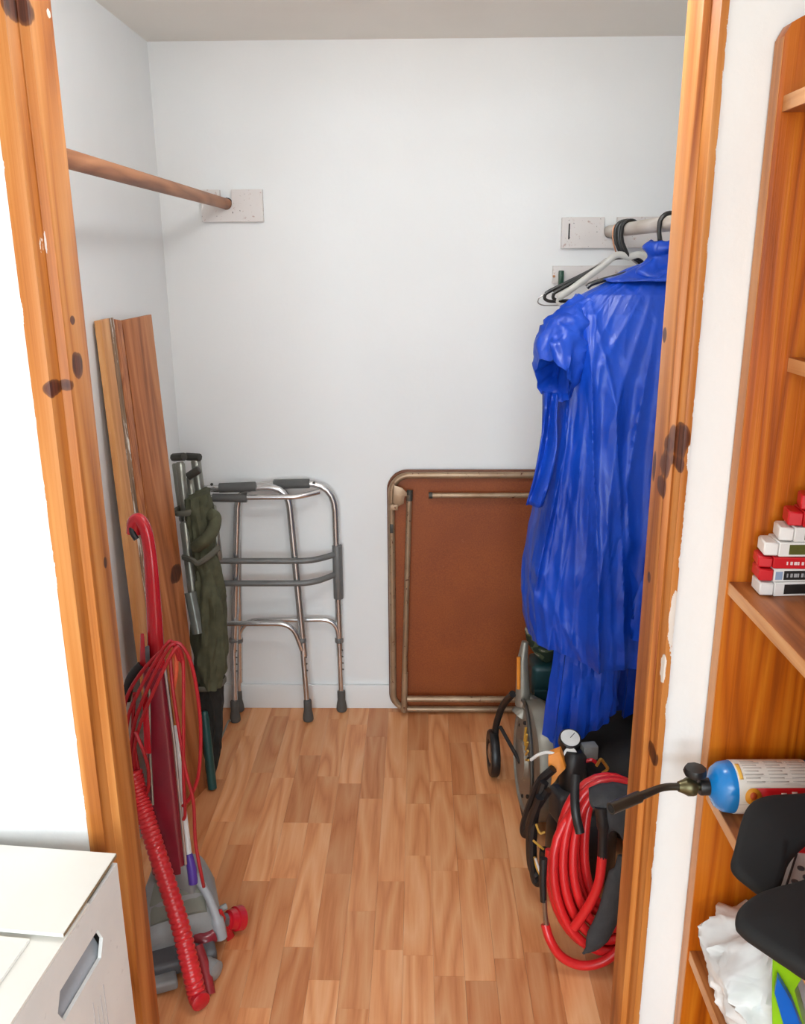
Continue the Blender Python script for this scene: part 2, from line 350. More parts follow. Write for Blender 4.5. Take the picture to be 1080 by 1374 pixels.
# ------------------------------------------------------------ timber boards leaning on the left wall
OLD = ((128, 70, 34), (176, 106, 60), (200, 134, 86))
def leaning_board(name, label, R_t, R_b, L_t, L_b, B, mat, edge_mat):
    """right/left edges of the visible face, top and bottom, and the thickness vector"""
    R_t, R_b, L_t, L_b, B = [Vector(v) for v in (R_t, R_b, L_t, L_b, B)]
    R_b.z = L_b.z = 0.001
    t = thing(name, label, 'board', (R_b + L_b) / 2)
    MB().hexa([L_b, R_b, R_b + B, L_b + B], [L_t, R_t, R_t + B, L_t + B]).build('timber', mat, t, bevel=0.002)
    e = (L_t - R_t).normalized() * 0.0012; i = B * 0.03
    MB().hexa([L_b + e + i, L_b + i, L_b + B * 0.97, L_b + B * 0.97 + e], [L_t + e + i, L_t + i, L_t + B * 0.97, L_t + B * 0.97 + e]).build('rough_edge', edge_mat, t)
    return t
M_b2 = wood('weathered_pine_board', OLD, (20, 20, 1.2), [((-0.8030, 2.4700, 1.1868), (0.010, 0.06, 0.018)), ((-0.7208, 2.4200, 0.6984), (0.010, 0.06, 0.03)), ((-0.7716, 2.5000, 1.3491), (0.004, 0.05, 0.03))])
M_b2e = wood('rough_sawn_edge', ((120, 62, 28), (170, 98, 50), (198, 128, 76)), (60, 60, 8))
M_b1 = wood('narrow_pine_board', ((170, 105, 55), (206, 142, 84), (224, 168, 112)), (26, 26, 1.3))
def chipped():
    m = Mat('paint_chipped_edge'); v = m.coord('World', (60, 60, 9)); a = m.noise(v, 1.0, 5, 0.65); g = m.noise(m.coord('World', (120, 120, 6)), 1.0, 3)
    m.color(m.mix(m.ramp(a, thr(0.53, 0.57)), m.ramp(g, [(0.3, lin((104, 76, 54))), (0.7, lin((158, 124, 92)))]), lin((228, 222, 212)))); m.set(Roughness=0.6); m.bump(a, 0.3, 0.003); return m.m
M_b1e = chipped()
leaning_board('timber_board', 'wide weathered pine board leaning behind the red vacuum cleaner', (-0.7611, 2.5300, 1.4471), (-0.6649, 2.3730, -0.0025), (-0.7861, 2.3500, 1.4428), (-0.702, 2.255, 0), (-0.017, 0.002, -0.002), M_b2, M_b2e)
leaning_board('timber_board', 'rough orange-brown sawn strip wedged between the two larger leaning boards', (-0.7838, 2.3370, 1.4437), (-0.706, 2.248, 0), (-0.7871, 2.2900, 1.4507), (-0.714, 2.222, 0), (-0.015, 0.002, -0.002), M_b2e, M_b2e)
_nb = leaning_board('timber_board', 'narrow pine board with chipped white paint, leaning nearest the door', (-0.7848, 2.2450, 1.4556), (-0.7132, 2.1650, -0.0080), (-0.7866, 2.1900, 1.4538), (-0.7263, 2.1200, 0.0002), (-0.017, 0.0, -0.002), M_b1, M_b1)
MB().hexa([(-0.722, 2.166, 0.002), (-0.712, 2.200, 0.002), (-0.729, 2.200, 0.002), (-0.737, 2.168, 0.002)], [(-0.7845, 2.2470, 1.4555), (-0.7835, 2.2750, 1.4555), (-0.806, 2.280, 1.45), (-0.806, 2.250, 1.45)]).build('chipped_edge', M_b1e, _nb, bevel=0.001)

# ------------------------------------------------------------ folded camp chair
M_alu = plain('grey_tube', (150, 150, 140), 0.35, 0.7)
M_alud = plain('dark_bracket', (70, 68, 62), 0.5, 0.3)
M_can = plain('olive_canvas', (84, 84, 62), 0.85, 0, 0.25, 30, 0.5)
M_mesh = plain('black_mesh', (42, 40, 36), 0.9, 0, 0.25, 60, 0.5)
M_strap = plain('grey_strap', (104, 102, 90), 0.8)
t = thing('folded_camp_chair', 'folded camp chair with grey tubes wrapped in olive canvas', 'camp chair', (-0.70, 2.45, 0.0))
def ftube(a, b, r, name='tube', mat=None, fl=1.0):
    pts = [Vector(a), Vector(b)]; d = (pts[1] - pts[0]).normalized()
    return MB().tube([pts[0] - d * 0, pts[0] + d * r * 0.5, pts[1] - d * r * 0.5, pts[1]], [r * 0.7, r, r, r * 0.7], 14).build(name, mat or M_alu, t)
ftube((-0.7420, 2.6300, 0.9912), (-0.7279, 2.6000, 0.8304), 0.015)
ftube((-0.7055, 2.6800, 0.9892), (-0.6865, 2.6600, 0.7876), 0.016)
ftube((-0.7207, 2.6500, 0.9383), (-0.7046, 2.6200, 0.7998), 0.011)
ftube((-0.7303, 2.5850, 0.8105), (-0.6931, 2.5000, 0.4894), 0.0155)
ftube((-0.6489, 2.6300, 0.8509), (-0.6324, 2.6000, 0.6768), 0.0115)
ftube((-0.7674, 2.6600, 0.9795), (-0.7530, 2.6400, 0.7938), 0.009)
b = MB(); b.tube([(-0.7097, 2.5150, 0.6012), (-0.6858, 2.4850, 0.4759)], 0.019, 10); b.build('foot_sleeve', plain('clear_plastic', (128, 132, 124), 0.25, 0.2), t)
for a, c, r in (((-0.7677, 2.6500, 1.0010), (-0.7239, 2.6200, 1.0101), 0.013), ((-0.7361, 2.6900, 0.9943), (-0.6883, 2.6700, 0.9963), 0.013), ((-0.7145, 2.6100, 0.9483), (-0.6779, 2.6100, 0.9720), 0.013)):
    MB().tube([a, c], r, 8).build('bracket', M_alud, t, bevel=0.002)
# canvas bundle: rings following the leaning axis (pixel-measured outline, real depth)
OUT = [((-0.7412, 2.6200, 0.8783), (-0.6499, 2.6400, 0.9043)), ((-0.7326, 2.6000, 0.8304), (-0.6512, 2.6300, 0.8509)), ((-0.7269, 2.5900, 0.7796), (-0.6381, 2.6100, 0.8028)), ((-0.7181, 2.5700, 0.7048), (-0.6414, 2.5900, 0.7228)), ((-0.7143, 2.5600, 0.6587), (-0.6273, 2.5800, 0.6513)), ((-0.7129, 2.5400, 0.5786), (-0.6140, 2.5600, 0.5707)), ((-0.7144, 2.5200, 0.4600), (-0.6062, 2.5300, 0.4428)), ((-0.7083, 2.5000, 0.3791), (-0.6143, 2.5100, 0.3614)), ((-0.7047, 2.4900, 0.2980), (-0.6283, 2.5000, 0.2956))]
def bundle(outl, depth, n=48, sub=6, amp=0.010, seed=0.0):
    A = crom([o[0] for o in outl], sub); B = crom([o[1] for o in outl], sub); rings = []
    for j, (a, c) in enumerate(zip(A, B)):
        mid = (a + c) / 2; u = (c - a) / 2; w = Vector((0.35, -0.94, 0)); w = w.normalized(); ring = []
        for i in range(n):
            th = 2 * math.pi * i / n
            rr = 1 + amp * 26 * (ridge(nz(math.cos(th) * 1.6 + seed, math.sin(th) * 1.6 + j * 0.05, j * 0.07), 2.4) - 0.5) + 0.16 * nz(math.cos(th) * 4 + j * 0.1, math.sin(th) * 4, j * 0.22 + seed)
            ring.append(mid + (u * math.cos(th) + w * depth * math.sin(th)) * rr)
        rings.append(ring)
    return rings
MB().loft(bundle(OUT, 0.055)).build('canvas', M_can, t)
OUT2 = [((-0.7073, 2.4950, 0.3112), (-0.6263, 2.5050, 0.3062)), ((-0.7037, 2.4800, 0.2453), (-0.6273, 2.4900, 0.2401)), ((-0.6986, 2.4600, 0.1499), (-0.6312, 2.4650, 0.1338)), ((-0.6891, 2.4450, 0.0645), (-0.6452, 2.4500, 0.0534)), ((-0.6786, 2.4250, 0.0091), (-0.6556, 2.4300, 0.0115))]
MB().loft(bundle(OUT2, 0.035, seed=5)).build('mesh_pouch', M_mesh, t)
def strap_loop(c, rx, ry, tilt, r=0.0045):
    c = Vector(c); return MB().tube([c + Vector((rx * math.cos(a), ry * math.sin(a), tilt * math.cos(a))) for a in [2 * math.pi * k / 24 for k in range(24)]], r, 6, closed=True, flat=2.2).build('strap', M_strap, t)
strap_loop((-0.7212, 2.6050, 0.8436), 0.042, 0.045, 0.006)
strap_loop((-0.6664, 2.5000, 0.2982), 0.050, 0.045, 0.008)
MB().tube(crom([(-0.7341, 2.5500, 0.7044), (-0.6948, 2.5150, 0.7070), (-0.6757, 2.5100, 0.6990), (-0.6432, 2.5150, 0.7191), (-0.6223, 2.5600, 0.7329)], 6), 0.0055, 6, flat=1.8).build('strap', M_strap, t)
MB().tube(crom([(-0.6866, 2.5300, 0.7431), (-0.6510, 2.5150, 0.7722), (-0.6297, 2.5300, 0.7986), (-0.6274, 2.5600, 0.8301), (-0.6426, 2.5500, 0.8451)], 6), [0.02] * 24 + [0.012], 10).build('canvas_roll', M_can, t)
tag(MB().lathe((-0.6439, 2.3546, 0.0020), Vector((-0.6695, 2.4200, 0.2574)) - Vector((-0.6439, 2.3546, 0.0020)), [(0.006, 0), (0.014, 0.004), (0.014, 0.10), (0.013, 0.22), (0.011, 0.245), (0.006, 0.25)], 14).build('rolled_tube', plain('teal_plastic', (32, 78, 76), 0.35)), 'dark teal tube standing at the foot of the camp chair', 'tube')
tag(MB().tube([(-0.6835, 2.5967, 0.0040), (-0.6695, 2.7200, 0.0326), (-0.6614, 2.7200, 0.0355)], 0.0035, 8).build('tent_peg', M_alu), 'thin grey metal peg beside the foot of the camp chair', 'peg')

# ------------------------------------------------------------ folded walking frame
M_chrome = plain('worn_aluminium', (206, 205, 204), 0.26, 0.9, 0.12, 8)
M_gray = plain('grey_painted_tube', (118, 118, 116), 0.45, 0.2)
M_grip = plain('grey_foam_grip', (92, 92, 90), 0.75)
M_rub = plain('grey_rubber', (86, 84, 80), 0.7)
t = thing('walking_frame', 'folded aluminium walking frame with grey grips against the back wall', 'walker', (-0.47, 2.82, 0.0))
R = 0.0125
def chrome(pts, r=R, rad=0.07, name='side_frame', mat=None): return MB().tube(bend(pts, rad), r, 14).build(name, mat or M_chrome, t)
# rear side frame: left leg, top, right leg
chrome([(-0.6523, 2.8580, 0.1150), (-0.6147, 2.8520, 0.8588), (-0.2842, 2.8520, 0.8661), (-0.2819, 2.8620, 0.2182)], R, 0.10)
# nearer side frame
chrome([(-0.6597, 2.8080, 0.1852), (-0.6064, 2.8220, 0.8562), (-0.4375, 2.8220, 0.8585), (-0.4026, 2.8000, 0.2479)], R, 0.07)
MB().tube([(-0.7233, 2.8150, 0.8557), (-0.6025, 2.8150, 0.8555)], R, 12).build('handle_end', M_chrome, t)
for a, c in (((-0.6671, 2.8120, 0.8590), (-0.5437, 2.8120, 0.8639)), ((-0.4888, 2.8450, 0.8630), (-0.3671, 2.8450, 0.8654))): MB().tube([a, c], 0.0165, 14).build('grip', M_grip, t, bevel=0.002)
chrome([(-0.6966, 2.8000, 0.8285), (-0.4012, 2.8050, 0.8293), (-0.3340, 2.8350, 0.8393)], 0.0095, 0.03, 'front_bar')
MB().tube([(-0.6890, 2.8000, 0.8285), (-0.5737, 2.8000, 0.8258)], 0.0145, 12).build('grip', M_grip, t, bevel=0.002)
for path in ([(-0.7593, 2.7850, 0.6084), (-0.3629, 2.7950, 0.6048), (-0.2861, 2.8500, 0.6099)], [(-0.7653, 2.7850, 0.5269), (-0.3658, 2.7950, 0.5232), (-0.2882, 2.8500, 0.5354)]):
    chrome(path, 0.0105, 0.06, 'crossbar', M_gray)
MB().tube([(-0.2803, 2.8530, 0.6417), (-0.2807, 2.8560, 0.4434)], 0.0175, 14).build('pivot_sleeve', M_gray, t, bevel=0.002)
chrome([(-0.7568, 2.7900, 0.3747), (-0.4382, 2.7900, 0.3751), (-0.4089, 2.7950, 0.2733)], 0.0095, 0.06, 'brace')
chrome([(-0.6536, 2.8550, 0.2209), (-0.6347, 2.8550, 0.3579), (-0.2881, 2.8550, 0.3640), (-0.2836, 2.8580, 0.2437)], 0.0095, 0.07, 'brace')
for top, foot in (((-0.6534, 2.8100, 0.2946), (-0.6574, 2.7767, 0.0300)), ((-0.4086, 2.8000, 0.2997), (-0.3954, 2.7835, 0.0300)), ((-0.2828, 2.8580, 0.2729), (-0.2807, 2.8547, 0.0300)), ((-0.6457, 2.8580, 0.2723), (-0.6590, 2.8526, 0.0300))):
    top = Vector(top); foot = Vector(foot); d = (top - foot).normalized()
    MB().tube([foot, top], 0.0102, 12).build('leg', M_chrome, t)
    MB().tube([top - d * 0.0, top + d * 0.016], 0.0155, 12).build('collar', M_gray, t, bevel=0.002)
    f0 = foot.copy(); f0.z = 0.001
    MB().lathe(f0, (0, 0, 1), [(0.017, 0), (0.0195, 0.006), (0.0185, 0.02), (0.014, 0.045), (0.0145, 0.05), (0.0145, 0.078), (0.012, 0.082)], 14).build('rubber_foot', M_rub, t)
    for k in range(4):
        q = top - d * (0.03 + k * 0.025); MB().rod(q + Vector((0.0095, -0.003, 0)), q + Vector((0.0125, -0.004, 0)), 0.0028, 8).build('adjuster_button', M_alud, t)
for q in ((-0.3509, 2.8380, 0.8698), (-0.6884, 2.8000, 0.8750)): MB().rod(q, Vector(q) + Vector((0, -0.004, 0)), 0.005, 8).build('rivet', M_alud, t)

# ------------------------------------------------------------ folded card table, underside towards us
def tan_metal():
    m = Mat('tan_enamel_rusty'); v = m.coord('World'); a = m.noise(v, 70, 4, 0.65); s = m.noise(v, 12, 3)
    c = m.mix(m.ramp(a, thr(0.62, 0.66)), m.ramp(s, [(0.3, lin((148, 118, 90))), (0.7, lin((176, 150, 122)))]), lin((92, 48, 28)))
    m.color(c); m.set(Roughness=0.35, Metallic=0.35); m.bump(a, 0.15, 0.002); return m.m
def hardboard():
    m = Mat('brown_hardboard'); v = m.coord('World'); a = m.noise(v, 5, 5, 0.6); s = m.noise(v, 240, 3); q = m.noise(v, 28, 5, 0.7)
    c = m.mix(0.5, m.ramp(a, [(0.25, lin((124, 50, 8))), (0.7, lin((162, 80, 22)))]), m.ramp(s, [(0.3, lin((120, 52, 10))), (0.72, lin((158, 84, 28)))]))
    c = m.mix(m.math('MULTIPLY', m.ramp(q, thr(0.66, 0.74)), 0.35), c, lin((172, 110, 72)))
    m.color(c); m.set(Roughness=0.55); m.bump(s, 0.08, 0.002); return m.m
M_tan = tan_metal(); M_hb = hardboard()
t = thing('folding_card_table', 'folded card table with brown underside and tan metal frame standing on edge', 'table', (0.35, 2.86, 0.0))
TX0, TX1, TZ0, TZ1 = -0.103, 0.795, 0.004, 0.905
def ty(z): return 2.846 + 0.014 * z / 0.9
def rrect(x0, x1, z0, z1, r, dy, k=8):
    out = []
    for cx, cz, a0 in ((x1 - r, z1 - r, 0), (x0 + r, z1 - r, 90), (x0 + r, z0 + r, 180), (x1 - r, z0 + r, 270)):
        for j in range(k + 1):
            a = math.radians(a0 + 90 * j / k); z = cz + r * math.sin(a); out.append(Vector((cx + r * math.cos(a), ty(z) + dy, z)))
    return out
MB().prism(rrect(TX0 + 0.004, TX1 - 0.004, TZ0 + 0.004, TZ1 - 0.004, 0.05, 0.006), (0, 0.012, 0)).build('table_panel', M_hb, t)
MB().tube(rrect(TX0 + 0.013, TX1 - 0.013, TZ0 + 0.012, TZ1 - 0.014, 0.06, -0.006), 0.0115, 12, closed=True).build('frame', M_tan, t)
MB().tube(rrect(TX0 + 0.004, TX1 - 0.004, TZ0 + 0.004, TZ1 - 0.004, 0.062, 0.008), 0.0065, 8, closed=True).build('edge_band', plain('brown_edge_band', (112, 66, 40), 0.5, 0.2), t)
def tleg(a, c, name='folded_leg', r=0.0095): return MB().tube([a, c], r, 12).build(name, M_tan, t)
tleg((-0.0287, 2.8350, 0.8283), (-0.0485, 2.8220, 0.1648))
tleg((-0.0471, 2.8220, 0.1707), (-0.0506, 2.8220, 0.0155), 'leg_foot', 0.011)
MB().tube([(-0.0273, 2.8360, 0.8437), (-0.0287, 2.8350, 0.8074)], 0.0105, 10).build('leg_tip', M_alud, t)
tleg((0.0420, 2.8380, 0.8248), (0.6027, 2.8380, 0.8240)); MB().tube([(0.0369, 2.8380, 0.8248), (0.0495, 2.8380, 0.8248)], 0.0115, 10).build('leg_tip', M_alud, t)
tleg((-0.0394, 2.8150, 0.0705), (0.6142, 2.8150, 0.0695), 'folded_leg', 0.0115)
tleg((0.745, 2.832, 0.83), (0.752, 2.822, 0.09))
pl = [(-0.080, 0.862), (-0.052, 0.852), (-0.030, 0.828), (-0.045, 0.822), (-0.048, 0.798), (-0.070, 0.785), (-0.085, 0.80), (-0.083, 0.83)]
MB().prism([(x, 2.832, z) for x, z in pl], (0, 0.004, 0)).build('corner_bracket', M_tan, t, bevel=0.001)
MB().box((-0.094, 2.826, 0.775), (-0.068, 2.842, 0.795), at=(0, 0, 0)).build('latch', M_tan, t, bevel=0.002)
MB().box((-0.096, 2.838, 0.690), (-0.084, 2.852, 0.722)).build('spring_clip', M_alud, t, bevel=0.002)

# ------------------------------------------------------------ upright vacuum cleaner
M_vred = plain('glossy_red_plastic', (186, 22, 36), 0.25, 0, 0.06, 10, 0, 0.4)
M_vmar = plain('maroon_clear_plastic', (132, 30, 46), 0.3, 0, 0.2, 9, 0, 0.3)
M_vgry = plain('grey_plastic', (142, 142, 140), 0.4, 0, 0.12, 14)
M_vdgr = plain('dark_grey_plastic', (88, 88, 90), 0.45)
M_vblk = plain('black_plastic', (26, 25, 26), 0.4)
M_cord = plain('red_cord', (172, 28, 36), 0.45)
M_white = plain('white_plastic', (222, 220, 216), 0.4)
V = thing('vacuum_cleaner', 'red upright vacuum cleaner with ribbed hose and looped red cord', 'vacuum', (-0.56, 1.75, 0.0))
# handle: round grip curving into a flat blade
hp = crom([(-0.6480, 1.8750, 0.9991), (-0.6429, 1.8720, 1.0249), (-0.6290, 1.8680, 1.0331), (-0.6157, 1.8620, 1.0103), (-0.6100, 1.8580, 0.9654), (-0.6080, 1.8520, 0.9100), (-0.6078, 1.8450, 0.8305), (-0.6082, 1.8350, 0.7322), (-0.6088, 1.8300, 0.6679)], 6)
n_ = len(hp); rr = [0.0165 if i / n_ < 0.5 else lerp(0.0165, 0.023, (i / n_ - 0.5) * 2) for i in range(n_)]
MB().tube(hp, rr, 16, up=(0, 1, 0), flat=0.8).build('handle', M_vred, V)
MB().tube(crom([(-0.6490, 1.8680, 1.0190), (-0.6452, 1.8620, 1.0032), (-0.6373, 1.8600, 0.9897)], 4), 0.007, 8).build('trigger', M_vblk, V)
b = MB(); b.hexa([(-0.6455, 1.8200, 0.6920), (-0.6267, 1.8100, 0.6932), (-0.6371, 1.8400, 0.6782), (-0.6561, 1.8500, 0.6770)], [(-0.6395, 1.8300, 0.7720), (-0.6274, 1.8200, 0.7765), (-0.6378, 1.8500, 0.7629), (-0.6500, 1.8600, 0.7584)]); b.build('handle_rib', M_vred, V, bevel=0.003)
b = MB(); b.hexa([(-0.6238, 1.8000, 0.7114), (-0.6139, 1.8000, 0.7077), (-0.6207, 1.8200, 0.6977), (-0.6307, 1.8200, 0.7015)], [(-0.6218, 1.8000, 0.7524), (-0.6113, 1.8000, 0.7561), (-0.6181, 1.8200, 0.7467), (-0.6287, 1.8200, 0.7430)]); b.build('cord_clip', M_vdgr, V, bevel=0.003)
# tall dust housing: tapered, rounded section
def vbox(tl, tr, bl, br, depth, n=6, bulge=0.25):
    rings = []
    for j in range(n + 1):
        a = Vector(tl).lerp(Vector(bl), j / n); c = Vector(tr).lerp(Vector(br), j / n); mid = (a + c) / 2; u = (c - a) / 2; w = Vector((0.25, -0.97, 0)); ring = []
        for i in range(20):
            th = 2 * math.pi * i / 20; cx = math.copysign(abs(math.cos(th)) ** 0.5, math.cos(th)); sy = math.copysign(abs(math.sin(th)) ** 0.55, math.sin(th))
            ring.append(mid + u * cx + w * depth * sy)
        rings.append(ring)
    return rings
MB().loft(vbox((-0.6417, 1.8300, 0.6908), (-0.5876, 1.8300, 0.6910), (-0.6480, 1.7700, 0.1792), (-0.5599, 1.7700, 0.1905), 0.036)).build('dust_housing', M_vmar, V)
MB().tube([(-0.5803, 1.8000, 0.6983), (-0.5660, 1.7750, 0.5145), (-0.5523, 1.7350, 0.2184)], 0.0035, 8).build('edge_trim', plain('silver_trim', (170, 160, 155), 0.3, 0.6), V)
MB().tube([(-0.6159, 1.7850, 0.6531), (-0.6217, 1.7650, 0.5008), (-0.6199, 1.7450, 0.3749)], 0.003, 8).build('edge_trim', M_alu, V)
b = MB(); b.hexa([(-0.6288, 1.7450, 0.5093), (-0.6116, 1.7450, 0.5094), (-0.6186, 1.7650, 0.4969), (-0.6360, 1.7650, 0.4968)], [(-0.6277, 1.7650, 0.6449), (-0.6141, 1.7650, 0.6450), (-0.6211, 1.7850, 0.6341), (-0.6348, 1.7850, 0.6341)]); b.build('bright_panel', M_vred, V, bevel=0.003)
b = MB(); b.tube(crom([(-0.6793, 1.8000, 0.6162), (-0.6637, 1.8100, 0.6685), (-0.6399, 1.8200, 0.6958)], 5), 0.012, 10); b.build('bag_clamp', M_vblk, V)
# floor head: grey hood lofted from rear to nose, stepped skirt, lower nozzle
def head(secs):
    rings = []
    for (x, y, hw, h, z0) in secs:
        ring = []
        for i in range(24):
            th = 2 * math.pi * i / 24; cx = math.copysign(abs(math.cos(th)) ** 0.6, math.cos(th)); sz = math.sin(th)
            ring.append(Vector((x + hw * cx * 0.92, y + hw * cx * 0.38, z0 + h * (0.5 + 0.5 * math.copysign(abs(sz) ** 0.7, sz)))))
        rings.append(ring)
    return rings
MB().loft(head([(-0.612, 1.85, 0.05, 0.10, 0.02), (-0.602, 1.825, 0.072, 0.150, 0.02), (-0.585, 1.77, 0.088, 0.150, 0.02), (-0.572, 1.715, 0.096, 0.118, 0.02), (-0.566, 1.68, 0.098, 0.072, 0.02), (-0.562, 1.668, 0.092, 0.045, 0.022)])).build('hood', M_vgry, V)
MB().loft(head([(-0.585, 1.752, 0.052, 0.020, 0.150), (-0.575, 1.720, 0.066, 0.020, 0.122), (-0.566, 1.690, 0.066, 0.020, 0.090)])).build('hood_panel', plain('olive_grey_plastic', (120, 120, 108), 0.45), V)
MB().loft(vbox((-0.6488, 1.7900, 0.1956), (-0.5554, 1.7800, 0.2105), (-0.6215, 1.7750, 0.0993), (-0.5329, 1.7650, 0.1193), 0.045)).build('neck', M_vgry, V)
b = MB(); b.box((-0.13, -0.055, 0.012), (0.085, 0.05, 0.050), Matrix.Rotation(math.radians(22), 3, 'Z'), (-0.568, 1.665, 0)); b.build('skirt', M_vdgr, V, bevel=0.012, seg=3)
b = MB(); b.box((-0.10, -0.03, 0.004), (0.02, 0.03, 0.030), Matrix.Rotation(math.radians(22), 3, 'Z'), (-0.575, 1.60, 0)); b.build('toe', M_vgry, V, bevel=0.008, seg=3)
MB().tube(crom([(-0.5306, 1.6900, 0.0485), (-0.5083, 1.6850, 0.0446), (-0.4903, 1.7000, 0.0462)], 5), [0.018] * 11, 12).build('red_band', M_vmar, V)
MB().tube(crom([(-0.5392, 1.7600, 0.1666), (-0.5023, 1.7300, 0.1275), (-0.4827, 1.7150, 0.0761), (-0.4756, 1.7100, 0.0307)], 5), [0.010] * 10 + [0.016] * 6, 10).build('hood_rib', plain('pale_grey_plastic', (165, 167, 170), 0.4), V)
MB().lathe((-0.4791, 1.6210, 0.0240), (0.6, -0.3, 0), [(0.008, -0.02), (0.022, -0.016), (0.022, 0.016), (0.008, 0.02)], 16).build('wheel', M_vgry, V)
# flange and belt knob at the right of the head
b = MB(); b.prism([(-0.4846, 1.7200, 0.0911), (-0.4774, 1.7200, 0.0912), (-0.4551, 1.7400, -0.0055), (-0.4579, 1.7400, -0.0211), (-0.4640, 1.7300, -0.0052), (-0.4766, 1.7200, 0.0478)], (0.004, 0.010, 0.004)); b.build('flange', M_vred, V, bevel=0.001)
MB().lathe((-0.4748, 1.7450, 0.0474), Vector((-0.4416, 1.7750, 0.0300)) - Vector((-0.4748, 1.7450, 0.0474)), [(0.012, -0.004), (0.016, 0.0), (0.016, 0.012), (0.023, 0.014), (0.025, 0.030), (0.029, 0.032), (0.030, 0.050), (0.024, 0.055), (0.020, 0.050)], 22).build('belt_knob', M_vred, V)
MB().lathe((-0.4789, 1.7400, 0.0518), Vector((-0.4416, 1.7750, 0.0300)) - Vector((-0.4748, 1.7450, 0.0474)), [(0.017, 0), (0.018, 0.004), (0.018, 0.012), (0.014, 0.014)], 8).build('knob_nut', plain('dull_nut', (120, 120, 124), 0.35, 0.7), V)
b = MB(); b.tube([(-0.4836, 1.7450, 0.0802), (-0.4674, 1.7550, 0.0826)], 0.008, 8); b.build('pedal', M_vgry, V, bevel=0.002)
# ribbed hose
hs = crom([(-0.6645, 1.7600, 0.4545), (-0.6510, 1.7450, 0.3988), (-0.6298, 1.7200, 0.3564), (-0.6051, 1.6900, 0.3004), (-0.5737, 1.6550, 0.2294), (-0.5412, 1.6150, 0.1601), (-0.5153, 1.5750, 0.0991), (-0.4944, 1.5450, 0.0321), (-0.4799, 1.5270, -0.0113)], 24)
hs = [Vector((p.x, p.y, max(p.z, 0.0235))) for p in hs]
rad = [0.0212 if i % 4 else 0.0184 for i in range(len(hs))]
MB().tube(hs, rad, 18).build('hose', plain('red_ribbed_hose', (206, 40, 46), 0.3, 0, 0.05, 8, 0, 0.3), V, angle=80)
e = hs[-1]; dd = (hs[-1] - hs[-8]).normalized()
MB().tube([e - dd * 0.012, e, e + dd * 0.003], [0.0214, 0.0214, 0.017], 18).build('hose_cuff', M_vred, V)
MB().tube(crom([(-0.5133, 1.6400, 0.0692), (-0.4913, 1.6100, 0.0346), (-0.4739, 1.5750, -0.0043)], 6), 0.014, 12).build('hose_support', plain('dull_red_plastic', (152, 40, 46), 0.4), V)
# cord loops
def cord(pts, r=0.0042): return MB().tube(crom(pts, 8), r, 8).build('cord', M_cord, V)
cord([(-0.5370, 1.7700, 0.7337), (-0.5455, 1.7600, 0.7822), (-0.5594, 1.7550, 0.7773), (-0.5903, 1.7500, 0.7306), (-0.6287, 1.7520, 0.6650), (-0.6590, 1.7600, 0.6041), (-0.6765, 1.7700, 0.5269), (-0.6708, 1.7700, 0.4579)])
cord([(-0.5307, 1.7650, 0.7325), (-0.5363, 1.7500, 0.7796), (-0.5502, 1.7450, 0.7748), (-0.5820, 1.7420, 0.7219), (-0.6178, 1.7450, 0.6502), (-0.6466, 1.7520, 0.5820), (-0.6652, 1.7650, 0.5006), (-0.6608, 1.7700, 0.4340)])
cord([(-0.5245, 1.7600, 0.7313), (-0.5278, 1.7420, 0.7762), (-0.5404, 1.7370, 0.7678), (-0.5707, 1.7340, 0.7114), (-0.6086, 1.7380, 0.6354), (-0.6395, 1.7450, 0.5613), (-0.6600, 1.7600, 0.4842), (-0.6570, 1.7700, 0.4180)])
cord([(-0.5702, 1.7650, 0.7617), (-0.6070, 1.7650, 0.7250), (-0.6425, 1.7680, 0.6789), (-0.6703, 1.7750, 0.6261), (-0.6862, 1.7800, 0.5501), (-0.6833, 1.7800, 0.4714)])
cord([(-0.5456, 1.7550, 0.7845), (-0.5246, 1.7550, 0.7773), (-0.5077, 1.7600, 0.7313), (-0.5001, 1.7650, 0.6453), (-0.5002, 1.7650, 0.5500), (-0.5103, 1.7550, 0.4486), (-0.5324, 1.7500, 0.3920), (-0.5518, 1.7500, 0.3677)])
cord([(-0.5377, 1.7600, 0.7750), (-0.5245, 1.7570, 0.7419), (-0.5300, 1.7450, 0.6092), (-0.5389, 1.7350, 0.4615), (-0.5431, 1.7350, 0.3622), (-0.5497, 1.7400, 0.3384)])
cord([(-0.5563, 1.7700, 0.7447), (-0.5531, 1.7570, 0.6774), (-0.5441, 1.7450, 0.5807), (-0.5329, 1.7350, 0.4713), (-0.5201, 1.7300, 0.3959), (-0.5186, 1.7150, 0.2961), (-0.5068, 1.7000, 0.2156), (-0.5082, 1.7150, 0.1719)])
cord([(-0.6404, 1.7350, 0.5730), (-0.6244, 1.7300, 0.5264), (-0.6189, 1.7350, 0.4709), (-0.6268, 1.7400, 0.4183), (-0.6477, 1.7500, 0.3753)])
cord([(-0.6457, 1.7700, 0.6516), (-0.6562, 1.7650, 0.5590), (-0.6549, 1.7650, 0.4810), (-0.6507, 1.7650, 0.4314), (-0.6588, 1.7700, 0.3978)])
MB().tube(crom([(-0.5612, 1.7900, 0.7313), (-0.5476, 1.7850, 0.7559), (-0.5504, 1.7850, 0.7003), (-0.5610, 1.7850, 0.6533)], 6), 0.0055, 8).build('cord_hook', plain('orange_plastic', (226, 96, 62), 0.4), V)
